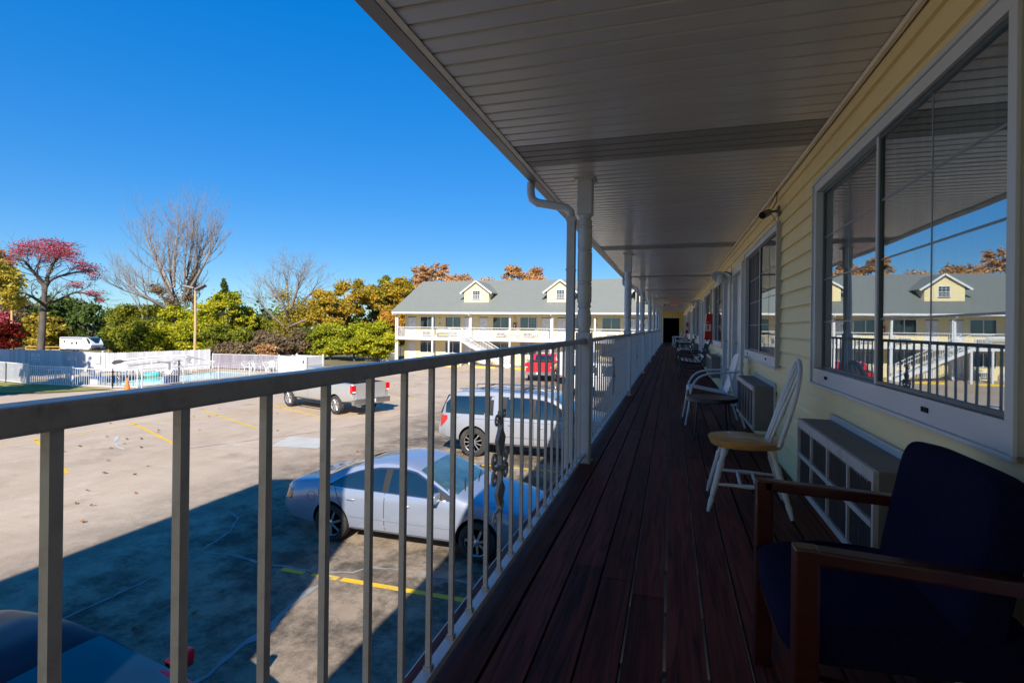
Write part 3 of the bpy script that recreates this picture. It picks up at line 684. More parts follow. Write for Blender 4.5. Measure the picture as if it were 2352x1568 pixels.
# windsor chair: faces -X
def windsor(loc, rz, lab):
    t = thing('windsor_chair', lab, 'chair', loc, rz)
    # local: front = -x
    m = MB(); n = 40; top = []; bot = []
    def outl(a):
        c_, s_ = math.cos(a), math.sin(a)
        x = .225 * (abs(c_) ** .75) * (1 if c_ > 0 else -1); y = .225 * (abs(s_) ** .7) * (1 if s_ > 0 else -1)
        if x > 0: y *= (1 - .22 * (x / .225))
        if x < 0: x -= .02 * math.cos(min(1, abs(y) / .2) * 1.5)
        return x, y
    m.add([(*[q for q in outl(2 * math.pi * i / n)], .445) for i in range(n)] + [(outl(2 * math.pi * i / n)[0] * .93, outl(2 * math.pi * i / n)[1] * .93, .402) for i in range(n)], [tuple(range(n)), tuple(range(2 * n - 1, n - 1, -1))] + [(i, (i + 1) % n, n + (i + 1) % n, n + i) for i in range(n)])
    m.build('seat', 'oak', t, bevel=.007, smooth=50)
    lp = [(0, .010), (.02, .0125), (.07, .018), (.10, .0135), (.105, .017), (.13, .0175), (.25, .019), (.30, .0225), (.315, .015), (.325, .018), (.335, .014), (.36, .021), (.39, .0225), (.43, .015)]
    feet = [(-.24, -.235), (-.24, .235), (.245, -.215), (.245, .215)]; tops = [(-.13, -.13), (-.13, .13), (.13, -.12), (.13, .12)]
    for (fx, fy), (tx, ty) in zip(feet, tops):
        v = Vector((tx - fx, ty - fy, .43)); m = MB(); m.lathe([(a * v.length / .43, b) for a, b in lp], (fx, fy, 0), 14, axis=v.normalized()); m.build('leg', 'chairwhite', t, smooth=50)
    m = MB()
    def lg(i, z): f = feet[i]; q = tops[i]; k = z / .43; return Vector((f[0] + (q[0] - f[0]) * k, f[1] + (q[1] - f[1]) * k, z))
    for a, b in ((0, 2), (1, 3)):
        p, q = lg(a, .17), lg(b, .17); m.tube([p, p.lerp(q, .3), p.lerp(q, .5), p.lerp(q, .7), q], [.008, .011, .015, .011, .008], 10)
    for k in (.38, .62):
        p = lg(0, .17).lerp(lg(2, .17), k); q = lg(1, .17).lerp(lg(3, .17), k); m.tube([p, p.lerp(q, .3), p.lerp(q, .5), p.lerp(q, .7), q], [.007, .012, .009, .012, .007], 10)
    m.build('stretcher', 'chairwhite', t, smooth=60)
    # hoop back, leaning to +x
    m = MB(); pts = []
    def bk(u, v):  # u across, v height above seat
        return Vector((.165 + .30 * v - .05 * (1 - (u / .2) ** 2) * (1 - v) , u, .44 + v))
    H = .53
    for i in range(33):
        a = math.pi * i / 32; u = -math.cos(a) * (.208 + .032 * math.sin(a)); v = H * (math.sin(a) ** .62 if 0 < i < 32 else 0)
        pts.append(bk(u, v) + Vector((0, 0, 0)))
    m.tube(pts, .0135, 10); m.build('hoop', 'chairwhite', t, smooth=60)
    for k, u in enumerate((-.125, -.063, 0, .063, .125)):
        vt = H * (math.sin(math.acos(min(1, abs(u * 1.15) / .238))) ** .62); m = MB()
        p = bk(u * .75, 0); q = bk(u * 1.15, vt); m.tube([p, p.lerp(q, .25), p.lerp(q, .45), p.lerp(q, .6), q], [.007, .010, .014, .010, .006], 8); m.build('spindle', 'chairwhite', t, smooth=60)
    return t
windsor((.49, 3.83, DZ), R(-3), 'white windsor chair with an oak coloured seat')

def round_table(loc, r, h, topm, lab, grp=None):
    t = thing('side_table', lab, 'table', loc)
    m = MB(); m.lathe([(h - .045, r - .008), (h - .04, r), (h - .006, r), (h, r - .004), (h, r - .012), (h - .004, r - .016)], n=36); m.build('tabletop', topm, t, smooth=35)
    for a in (45, 135, 225, 315):
        m = MB(); a = R(a); m.tube([(r * .78 * math.cos(a), r * .78 * math.sin(a), h - .04), (r * .98 * math.cos(a), r * .98 * math.sin(a), 0)], .011, 8); m.build('leg', 'iron', t, smooth=60)
    return t
round_table((.42, 6.02, DZ), .265, .45, 'tabletop', 'small round black side table in front of the white metal armchair')
round_table((.45, 19.3, DZ), .24, .46, 'beige', 'small table with a beige top beyond the black iron bench')

def metal_chair(loc, rz, lab):
    t = thing('metal_armchair', lab, 'chair', loc, rz)
    # shell: seat and back in one curved sheet, front at -x
    prof = [(-.30, .400), (-.285, .425), (-.25, .430), (-.15, .415), (0, .385), (.10, .372), (.155, .385), (.185, .43), (.21, .52), (.25, .66), (.285, .80), (.30, .87)]
    def wid(k): return [.20, .235, .245, .245, .24, .235, .225, .215, .225, .235, .215, .16][k]
    m = MB(); vs = []; nv = 10
    for k, (x, z) in enumerate(prof):
        for j in range(nv + 1):
            u = -1 + 2 * j / nv; bowl = .022 * (u * u)
            dx = -bowl if k > 6 else 0; dz = bowl if k <= 6 else (-.02 * u * u if k == 11 else 0)
            vs.append((x + dx, wid(k) * u, z + dz))
    K = len(prof); fs = [(a * (nv + 1) + j, (a + 1) * (nv + 1) + j, (a + 1) * (nv + 1) + j + 1, a * (nv + 1) + j + 1) for a in range(K - 1) for j in range(nv)]
    m.add(vs, fs); o = m.build('seat_shell', 'chairblue', t, smooth=70)
    so_ = o.modifiers.new('t', 'SOLIDIFY'); so_.thickness = .006; so_.offset = 0
    sb = o.modifiers.new('s', 'SUBSURF'); sb.levels = sb.render_levels = 2
    for sg in (-1, 1):
        m = MB(); y = sg * .275
        pts = [(-.335, sg * .30, 0), (-.30, sg * .29, .2), (-.27, y, .43), (-.22, y, .54), (-.14, y, .605), (-.02, y, .635), (.12, y, .645), (.25, sg * .262, .655), (.275, sg * .235, .66)]
        P_ = smoothpts(pts, 4); m.tube(P_, .0125, 10); m.build('arm', 'chairblue', t, smooth=60)
        m = MB(); m.tube(smoothpts([(.17, sg * .24, .66), (.20, sg * .262, .45), (.27, sg * .275, .22), (.34, sg * .29, 0)], 4), .0125, 10); m.build('leg', 'chairblue', t, smooth=60)
    m = MB(); m.tube([(-.27, -.275, .395), (-.27, .275, .395)], .009, 8); m.tube([(.21, -.265, .40), (.21, .265, .40)], .009, 8); m.build('cross_bar', 'chairblue', t, smooth=60)
    return t
def smoothpts(p, n):
    p = [Vector(q) for q in p]; out = []
    for i in range(len(p) - 1):
        a = p[max(i - 1, 0)]; b = p[i]; c = p[i + 1]; d = p[min(i + 2, len(p) - 1)]
        for k in range(n):
            t = k / n; out.append(.5 * ((2 * b) + (-a + c) * t + (2 * a - 5 * b + 4 * c - d) * t * t + (-a + 3 * b - 3 * c + d) * t ** 3))
    out.append(p[-1]); return out
metal_chair((.50, 7.08, DZ), R(2), 'pale blue-white metal armchair with curved tube arms')

def iron_bench(loc, rz, w, lab, slatm='chairwhite'):
    t = thing('iron_bench', lab, 'bench', loc, rz, 'black iron benches with pale slats')
    for sg in (-1, 1):
        y = sg * w / 2; m = MB()
        m.tube(smoothpts([(-.36, y, 0), (-.32, y, .05), (-.29, y, .2), (-.20, y, .30), (-.12, y, .36)], 3), .017, 8)
        m.tube(smoothpts([(.34, y, 0), (.29, y, .06), (.25, y, .2), (.17, y, .30), (.14, y, .38)], 3), .017, 8)
        m.tube(smoothpts([(-.29, y, .41), (-.12, y, .38), (.12, y, .37), (.19, y, .44), (.27, y, .65), (.35, y, .88), (.39, y, .90)], 3), .018, 8)
        m.tube(smoothpts([(-.29, y, .40), (-.33, y, .48), (-.31, y, .58), (-.24, y, .615), (-.05, y, .60), (.12, y, .62), (.24, y, .60)], 4), .015, 8)
        m.tube(smoothpts([(-.27, y, .2), (-.1, y, .15), (.1, y, .15), (.24, y, .2)], 3), .010, 8)
        cu = [(-.05 + .05 * math.cos(a), y, .49 + .06 * math.sin(a)) for a in np.linspace(0, 6.28, 13)]; m.tube(cu, .008, 6)
        m.build('side_frame', 'iron', t, smooth=60)
    for k in range(5):
        x = -.25 + .095 * k; m = MB(); m.box((x - .028, -w / 2 + .01, .405 - .007 * k), (x + .028, w / 2 - .01, .425 - .007 * k)); m.build('seat_slat', slatm, t, bevel=.004)
    m = MB(); y0 = w / 2 - .02
    for (x, z) in ((.215, .50), (.335, .84)): m.bar((x, -y0, z), (x, y0, z), .02, .055, up=(.35, 0, 1))
    m.build('back_rail', slatm, t, bevel=.003)
    m = MB()
    for k in range(9):
        yy = -y0 + .06 + (2 * y0 - .12) * k / 8
        m.tube(smoothpts([(.225, yy - .03, .52), (.25, yy + .03, .60), (.28, yy - .03, .68), (.31, yy + .03, .76), (.33, yy, .83)], 3), .006, 6)
    m.tube([(.28, -y0, .67), (.28, y0, .67)], .008, 6); m.build('back_lattice', 'iron', t, smooth=60)
    return t
b1 = iron_bench((.52, 13.75, DZ), 0, 1.25, 'nearest black iron bench, standing under the red cabinet')
iron_bench((.50, 21.2, DZ), 0, 1.2, 'black iron bench just beyond the small beige topped table')
iron_bench((.50, 33.4, DZ), 0, 1.0, 'black iron bench furthest along the walkway')

def plastic_chair(loc, rz, lab, mat='chairwhite', grp='white plastic chairs at the far end'):
    t = thing('plastic_chair', lab, 'chair', loc, rz, grp)
    m = MB(); m.grid(lambda u, v: (-.22 + .42 * u, (-.23 + .46 * v) * (1 - .08 * u), .42 - .03 * math.sin(math.pi * u)), 6, 4); o = m.build('seat', mat, t); o.modifiers.new('t', 'SOLIDIFY').thickness = .02
    for k in range(5):
        u = -.17 + .085 * k; m = MB(); m.bar((.19, u, .40), (.33, u * 1.1, .84), .045, .012, up=(1, 0, 0)); m.build('back_slat', mat, t)
    m = MB(); m.tube(smoothpts([(.19, -.23, .40), (.29, -.24, .75), (.335, -.12, .87), (.34, 0, .89), (.335, .12, .87), (.29, .24, .75), (.19, .23, .40)], 4), .017, 8); m.build('back_frame', mat, t, smooth=60)
    for sg in (-1, 1):
        for (x, tx) in ((-.27, -.21), (.29, .2)):
            m = MB(); m.bar((x, sg * .26, 0), (tx, sg * .225, .41), .045, .03); m.build('leg', mat, t)
        m = MB(); m.tube(smoothpts([(-.21, sg * .235, .42), (-.25, sg * .26, .60), (-.18, sg * .265, .64), (.1, sg * .26, .645), (.26, sg * .24, .65)], 3), .018, 8); m.build('arm', mat, t, smooth=60)
    return t
plastic_chair((.56, 22.6, DZ), 0, 'white plastic chair behind the second iron bench')
plastic_chair((.50, 35.0, DZ), 0, 'white plastic chair just past the last iron bench')
plastic_chair((.48, 36.3, DZ), R(-8), 'white plastic chair between two others at the far end')
plastic_chair((.35, 38.6, DZ), R(6), 'white plastic chair nearest the dark opening')
plastic_chair((.55, 41.2, DZ), 0, 'brown chair standing in front of the dark opening', 'leafdead', None)

# armchair: cherry frame and navy cushions, faces -X
t = thing('upholstered_armchair', 'dark armchair with reddish wooden arms and navy blue cushions', 'chair', (.60, 1.735, DZ))
hw = .30
for sg in (-1, 1):
    y = sg * hw
    m = MB(); m.bar((-.285, y, .625), (.22, y, .605), .05, .035); m.build('armrest', 'cherry', t, bevel=.006)
    m = MB(); m.box((-.31, y - .025, 0), (-.255, y + .025, .6435)); m.build('leg', 'cherry', t, bevel=.006)
    m = MB(); m.bar((.21, y, 0), (.20, y, .64), .05, .05, up=(0, 1, 0)); m.build('leg', 'cherry', t, bevel=.006)
    m = MB(); m.bar((-.255, y, .30), (.19, y, .28), .03, .06); m.build('side_rail', 'cherry', t, bevel=.004)
m = MB(); m.bar((-.28, -hw + .025, .30), (-.28, hw - .025, .30), .03, .06); m.build('front_rail', 'cherry', t, bevel=.004)
def pillow(m, c, sz, ax, puff=.35, n=10):
    """rounded cushion: superellipsoid centred at c with half sizes sz"""
    A = Matrix.Rotation(ax, 3, 'Y'); vs = []; e = .30
    def sp(v, p): return math.copysign(abs(v) ** p, v)
    for i in range(n + 1):
        la = -math.pi / 2 + math.pi * i / n
        for j in range(2 * n):
            lo = math.pi * j / n
            v = Vector((sz[0] * sp(math.cos(la), e) * sp(math.cos(lo), e), sz[1] * sp(math.cos(la), e) * sp(math.sin(lo), e), sz[2] * sp(math.sin(la), e)))
            vs.append(A @ v + Vector(c))
    fs = [(i * 2 * n + j, i * 2 * n + (j + 1) % (2 * n), (i + 1) * 2 * n + (j + 1) % (2 * n), (i + 1) * 2 * n + j) for i in range(n) for j in range(2 * n)]
    return m.add(vs, fs)
m = MB(); pillow(m, (-.045, 0, .40), (.275, .268, .065), R(-3), n=20); m.build('seat_cushion', 'fabric', t, smooth=80)
m = MB(); pillow(m, (.125, 0, .615), (.05, .268, .215), R(11), n=20); m.build('back_cushion', 'fabric', t, smooth=80)

for sg in (-1, 1):
    m = MB(); m.tube(smoothpts([(-.31, sg * .255, .415), (-.15, sg * .262, .452), (.05, sg * .262, .452), (.18, sg * .255, .42)], 4), .006, 6); m.build('piping', 'fabric', t, smooth=60)
# extinguisher cabinets
def ext_cabinet(loc, lab):
    t = thing('extinguisher_cabinet', lab, 'cabinet', loc, 0, 'red extinguisher cabinets on the siding')
    m = MB(); m.prism([(0, -.30), (-.20, -.30), (-.155, .30), (0, .30)], lambda u, v: (u, -.14, v), lambda u, v: (u, .14, v)); m.build('case', 'red', t, bevel=.006)
    m = MB(); m.add([(-.199, -.05, -.145 + .06), (-.199, .05, -.145 + .06), (-.186, .05, .10), (-.186, -.05, .10)], [(0, 1, 2, 3)]); m.box((-.17, -.142, -.10), (-.06, -.1405, .06)); m.build('sign_plate', 'white', t)
    m = MB(); m.tube([(-.12, -.1425, -.07), (-.12, -.1425, .02)], .018, 10); m.box((-.135, -.1445, .025), (-.095, -.1425, .04)); m.build('extinguisher_symbol', 'red', t)
    m = MB(); m.tube(smoothpts([(-.16, -.145, .09), (-.13, -.15, .115), (-.09, -.145, .10)], 3), .006, 6); m.build('handle', 'chairwhite', t)
    return t
ext_cabinet((WX, 13.02, 3.86), 'red cabinet with a white plate above the nearest iron bench')
ext_cabinet((WX, 30.2, 3.86), 'red cabinet far along the walkway near the dark opening')
# security camera
t = thing('security_camera', 'small gray bullet security camera on the cream siding between the windows', 'camera', (WX, 5.28, 4.88))
m = MB(); m.lathe([(0, .05), (.012, .05), (.02, .035)], (0, 0, 0), 18, axis=(-1, 0, 0)); m.build('mount', 'ac', t, smooth=40)
m = MB(); m.tube([(-.015, 0, 0), (-.07, -.01, -.005), (-.085, -.02, -.012)], .012, 8); m.build('arm', 'ac', t, smooth=60)
m = MB(); m.lathe([(0, .02), (.01, .03), (.10, .034), (.135, .034), (.137, .03)], (-.075, .03, .0), 18, axis=(-.55, -.75, -.35)); m.build('housing', 'ac', t, smooth=40)
m = MB(); m.lathe([(0, .031), (.008, .031), (.01, .02)], (-.075 - .55 * .137 / 1.0, .03 - .75 * .137 / 1.0, -.35 * .137 / 1.0), 18, axis=(-.55, -.75, -.35)); m.build('lens', 'black', t, smooth=40)
m = MB(); m.tube(smoothpts([(-.05, .02, .03), (-.02, .03, .1), (-.012, .035, .19)], 4), .004, 6); m.tube(smoothpts([(-.09, .0, .03), (-.05, .03, .1), (-.012, .035, .19)], 4), .003, 6); m.tube(smoothpts([(-.06, 0, -.03), (-.02, 0, -.10), (-.008, -.03, -.05)], 4), .003, 6); m.build('cable', 'cherry', t)
# wall lamps
def wall_lamp(loc, lab):
    t = thing('wall_lamp', lab, 'wall lamp', loc, 0, 'gray wall lamps between the doors')
    m = MB(); m.box((-.03, -.06, -.06), (0, .06, .12)); m.build('back_plate', 'ac', t, bevel=.004)
    m = MB(); m.tube(smoothpts([(-.02, 0, .08), (-.10, 0, .13), (-.16, -.02, .10)], 4), .012, 8); m.tube([(-.02, .03, .10), (-.02, .04, .22)], .004, 6); m.build('bracket', 'ac', t)
    m = MB(); m.lathe([(0, .03), (.03, .05), (.09, .135), (.10, .14), (.095, .12), (.04, .03)], (-.17, -.03, .12), 20, axis=(-.25, -.55, -.8)); m.build('shade', 'chairblue', t, smooth=40)
    m = MB(); m.lathe([(0, .03), (.06, .05), (.12, .045), (.16, .0)], (-.185, -.06, .075), 14, axis=(-.15, -.35, -.9)); m.build('lamp_glass', 'curtain', t, smooth=50)
    return t
wall_lamp((WX, 8.98, 4.58), 'gray wall lamp with a dish shade between the two nearest doors')
wall_lamp((WX, 17.48, 4.58), 'gray dish wall lamp beyond the nearest red cabinet')
# exit sign and cross conduit with light tube
t = thing('exit_sign', 'small red and white EXIT sign hanging under the soffit', 'sign', (.12, 25.4, 4.98))
m = MB(); m.box((-.175, -.03, -.115), (.175, .03, .105)); m.build('panel', pm('exit_panel', (.80, .50, .42), .5), t, bevel=.004)
text_obj('lettering', 'EXIT', .19, 'redglow', t, (0, -.033, -.005), (R(90), 0, 0))
t = thing('strip_light', 'pale tube light fixture running across the soffit beside the EXIT sign', 'light', (0, 25.55, 5.0))
m = MB(); m.box((-.72, -.04, .0), (.9, .04, .08)); m.build('housing', 'cream', t, bevel=.004)
m = MB(); m.tube([(-.74, -.02, -.015), (.88, -.02, -.015)], .018, 8); m.build('tube', 'white', t)
t = thing('floodlight', 'small brass coloured floodlight on the soffit left of the EXIT sign', 'light', (-.35, 24.4, 4.9))
m = MB(); m.lathe([(0, .03), (.06, .06), (.09, .065), (.091, .0)], (0, 0, 0), 14, axis=(.5, -.7, -.5)); m.build('lamp_head', 'brass', t, smooth=40)
m = MB(); m.tube([(0, 0, .02), (0, .03, .18)], .012, 6); m.build('stem', 'cream', t)
t = thing('fire_alarm', 'small red fire alarm horn high on the siding near the EXIT sign', 'alarm', (WX, 24.0, 4.92))
m = MB(); m.box((-.06, -.09, -.10), (0, .09, .10)); m.build('case', 'red', t, bevel=.006)
m = MB(); m.box((-.072, -.05, -.03), (-.06, .05, .03)); m.build('strobe', 'white', t)
t = thing('electrical_conduit', 'thin white conduit running down the siding below the red alarm', 'pipe', (WX - .02, 24.3, 3.3))
m = MB(); m.tube([(0, 0, 0), (0, 0, 1.75)], .015, 8); m.build('pipe', 'cream', t); m = MB(); m.box((-.05, -.05, .7), (.0, .05, .95)); m.build('junction_box', 'cream', t)
# ================================================================ vehicles
M['cg'] = pm('tinted_glass', (.008, .020, .032), .04, var=.3, scale=1, spec=1, coat=1)
M['cg2'] = pm('windscreen_glass', (.035, .085, .085), .05, var=.5, scale=1.5, spec=1, coat=1, col2=(.11, .19, .17))
def sm(kn, xs, k=3):
    kn = sorted(kn); v = np.interp(xs, [a for a, b in kn], [b for a, b in kn])
    for _ in range(k):
        p = np.pad(v, 1, mode='edge'); v = .25 * p[:-2] + .5 * p[1:-1] + .25 * p[2:]
    return v
class Car:
    def __init__(s, name, label, cat, loc, rz, sp, paint, group=None):
        s.t = thing(name, label, cat, loc, rz, group); s.sp = sp; s.paint = paint
        L = sp['L']; s.xs = np.linspace(-L / 2, L / 2, 101)
        s.top = sm(sp['top'], s.xs, sp.get('sm', 2)); s.belt = np.minimum(sm(sp['belt'], s.xs), s.top - .025); s.hw = sm(sp['hw'], s.xs); s.zb = sm(sp['zb'], s.xs)
        s.sh = sp.get('sh', .95); s.tum = sp.get('tum', .35); s.cr = sp.get('crown', .05)
        s.secs = [s.sec(x) for x in s.xs]
        s.body()
    def g(s, a, x): return float(np.interp(x, s.xs, a))
    def sec(s, x):
        w, b, zt, zl = s.g(s.hw, x), s.g(s.belt, x), s.g(s.top, x), s.g(s.zb, x)
        zs = max(b + .006, zt - s.cr); wt = w * s.sh - (zs - b) * s.tum; c = zt - zs; h = b - zl
        P = [(0, zl), (w * .8, zl), (w * .94, zl + .1 * h), (w * .98, zl + .25 * h), (w, zl + .5 * h), (w * .995, zl + .78 * h), (w * .98, zl + .93 * h), (w * s.sh, b)]
        for t in (.33, .67, 1): P.append((w * s.sh + (wt - w * s.sh) * t + .012 * math.sin(math.pi * t) * (zs - b) / .4, b + (zs - b) * t))
        P += [(wt * .975, zs + .35 * c), (wt * .9, zs + .62 * c), (wt * .75, zs + .82 * c), (wt * .45, zs + .95 * c), (0, zt)]
        return P
    def yside(s, x, z):
        P = s.sec(x); q = P[1:11]; return float(np.interp(z, [p[1] for p in q], [p[0] for p in q]))
    def ztop(s, x, y):
        P = s.sec(x)[10:][::-1]; return float(np.interp(abs(y), [p[0] for p in P], [p[1] for p in P]))
    def body(s):
        m = MB(); N = None; vs = []
        for x, P in zip(s.xs, s.secs):
            ring = [(x, y, z) for y, z in P] + [(x, -y, z) for y, z in P[-2:0:-1]]
            N = len(ring); vs += ring
        K = len(s.xs); fs = [(i * N + j, i * N + (j + 1) % N, (i + 1) * N + (j + 1) % N, (i + 1) * N + j) for i in range(K - 1) for j in range(N)]
        fs += [tuple(range(N))[::-1], tuple((K - 1) * N + j for j in range(N))]
        m.add(vs, fs)
        o = m.build('body', s.paint, s.t)
        o.data.materials.append(M['trimblack'])
        sp = s.sp; c = MB()
        for wx in sp['wheels']:
            for sg in (-1, 1):
                yo = sp['W'] / 2 + .2; yi = sp['W'] / 2 - .30
                c.lathe([(yi, sp['ra']), (yo, sp['ra'])], (wx, 0, sp['rw'] + .02), 40, axis=(0, sg, 0))
        if 'bed' in sp: a, b = sp['bed']; c.box(a, b)
        co = c.build('cutter', 'trimblack'); co.parent = s.t
        bpy.context.view_layer.update()
        md = o.modifiers.new('b', 'BOOLEAN'); md.operation = 'DIFFERENCE'; md.solver = 'EXACT'; md.object = co; md.material_mode = 'TRANSFER'
        dg = bpy.context.evaluated_depsgraph_get(); me = bpy.data.meshes.new_from_object(o.evaluated_get(dg))
        old = o.data; o.modifiers.clear(); o.data = me; me.name = 'body'
        bpy.data.meshes.remove(old); bpy.data.objects.remove(co)
        me.shade_smooth(); me.set_sharp_from_angle(angle=R(32)); s.o = o
    def strip(s, name, mat, xa, xb, lo, hi, eps=.004, nx=16, nz=5, parent=None, sides=(-1, 1)):
        """patch on the flank between z=lo(x) and z=hi(x)"""
        f = lambda v, x: v(x) if callable(v) else (float(np.interp(x, [a for a, b in v], [b for a, b in v])) if isinstance(v, list) else v)
        last = None
        for sg in sides:
            m = MB()
            def fn(u, v, sg=sg):
                x = xa + (xb - xa) * u; l = f(lo, x); h = max(l + .001, f(hi, x)); z = l + (h - l) * v
                return (x, sg * (s.yside(x, z) + eps), z + .0)
            m.grid(fn, nx, nz); last = m.build(name, mat, parent or s.t, smooth=60)
        return last
    def lid(s, name, mat, xa, xb, k0=.92, k1=.92, eps=.005, n=14):
        m = MB()
        def fn(u, v):
            x = xa + (xb - xa) * u; wt = s.sec(x)[10][0] * (k0 + (k1 - k0) * u); y = wt * (2 * v - 1)
            h = .02; z0 = s.ztop(x - h, y); z1 = s.ztop(x + h, y); nrm = Vector((-(z1 - z0) / (2 * h), 0, 1)).normalized()
            return (x + nrm.x * eps, y, s.ztop(x, y) + nrm.z * eps)
        m.grid(fn, n, n); return m.build(name, mat, s.t, smooth=60)
    def seam(s, lines):
        m = MB()
        for (xa, za, xb, zb_) in lines:
            for sg in (-1, 1):
                n = 8; L_, R_ = [], []
                for i in range(n + 1):
                    t = i / n; x = xa + (xb - xa) * t; z = za + (zb_ - za) * t
                    dx, dz = (.006, 0) if abs(zb_ - za) > abs(xb - xa) else (0, .005)
                    L_.append((x - dx, sg * (s.yside(x - dx, z - dz) + .003), z - dz)); R_.append((x + dx, sg * (s.yside(x + dx, z + dz) + .003), z + dz))
                m.add(L_ + R_, [(i, i + 1, n + 2 + i, n + 1 + i) for i in range(n)])
        m.build('panel_seam', 'seam', s.t)
    def handle(s, pts, mat=None):
        for (x, z) in pts:
            for sg in (-1, 1):
                m = MB(); y = sg * (s.yside(x, z) + .010); m.tube([(x - .09, y - sg * .008, z), (x - .05, y + sg * .012, z), (x + .05, y + sg * .012, z), (x + .09, y - sg * .008, z)], [.010, .016, .016, .010], 8); m.build('door_handle', mat or s.paint, s.t, smooth=60)
    def mirrors(s, x, z, sz=.11, mat=None):
        for sg in (-1, 1):
            y = s.yside(x, z - .02); m = MB(); n = 8; vs = []
            cx, cy = x + .02, sg * (y + .13)
            pillow(m, (cx, cy, z), (sz * .45, sz * 1.05, sz * .65), 0, n=8); m.bar((x, sg * (y - .02), z - .03), (cx, sg * (y + .1), z - .03), .05, .04); m.build('mirror', mat or s.paint, s.t, smooth=70)
    def wheels(s, ns=7, mat='alloy', rr=.66):
        sp = s.sp; r = sp['rw']
        for wx in sp['wheels']:
            for sg in (-1, 1):
                y = sg * (sp['W'] / 2 - .125); m = MB(); w = .105
                m.lathe([(-w, r * rr), (-w, r * .9), (-w * .8, r * .985), (-w * .3, r), (w * .3, r), (w * .8, r * .985), (w, r * .9), (w * .98, r * (rr + .04)), (w * .7, r * rr)], (wx, y, r), 40, axis=(0, sg, 0)); t = m.build('wheel', 'tyre', s.t, smooth=40)
                q = MB(); q.lathe([(w * .05, r * .2), (w * .05, r * rr * .93), (w * .75, r * rr * .96), (w * .86, r * rr * 1.01), (w * .70, r * rr * 1.01)], (wx, y, r), 36, axis=(0, sg, 0))
                for k in range(ns):
                    a = 2 * math.pi * k / ns + .3; ca, sa = math.cos(a), math.sin(a)
                    p0 = Vector((wx + ca * r * .10, y + sg * w * .66, r + sa * r * .10)); p1 = Vector((wx + ca * r * rr * .95, y + sg * w * .74, r + sa * r * rr * .95))
                    q.bar(p0, p1, r * .115 * 7 / ns * 1.05, .028, up=(0, 1, 0))
                q.lathe([(w * .4, r * .16), (w * .8, r * .16), (w * .86, r * .12), (w * .87, .0)], (wx, y, r), 16, axis=(0, sg, 0)); q.build('rim', mat, t, smooth=35)
                d = MB(); d.lathe([(w * .06, .0), (w * .061, r * rr * .92)], (wx, y, r), 24, axis=(0, sg, 0)); d.build('brake_disc', 'trimblack', t)
def box_part(t, name, mat, boxes, bevel=.006, smooth=None):
    m = MB()
    for a, b in boxes: m.box(a, b)
    return m.build(name, mat, t, bevel=bevel, smooth=smooth)
SED = dict(L=5.06, W=1.84, wheels=(-1.37, 1.37), rw=.325, ra=.375, tum=.52, crown=.055, sh=.955,
    top=[(-2.53, .60), (-2.48, .86), (-2.3, .97), (-1.8, 1.05), (-1.62, 1.10), (-1.25, 1.26), (-.85, 1.37), (-.4, 1.43), (-.05, 1.425), (.25, 1.36), (1.0, 1.03), (1.1, 1.0), (1.7, .90), (2.2, .77), (2.42, .64), (2.53, .48)],
    belt=[(-2.53, .52), (-2.4, .78), (-1.8, .93), (-.8, .97), (.9, .93), (1.7, .82), (2.2, .68), (2.53, .42)],
    hw=[(-2.53, .60), (-2.42, .76), (-2.2, .85), (-1.2, .92), (1, .92), (1.9, .87), (2.3, .74), (2.53, .50)],
    zb=[(-2.53, .38), (-2.3, .28), (-1.8, .21), (1.9, .21), (2.3, .24), (2.53, .32)])
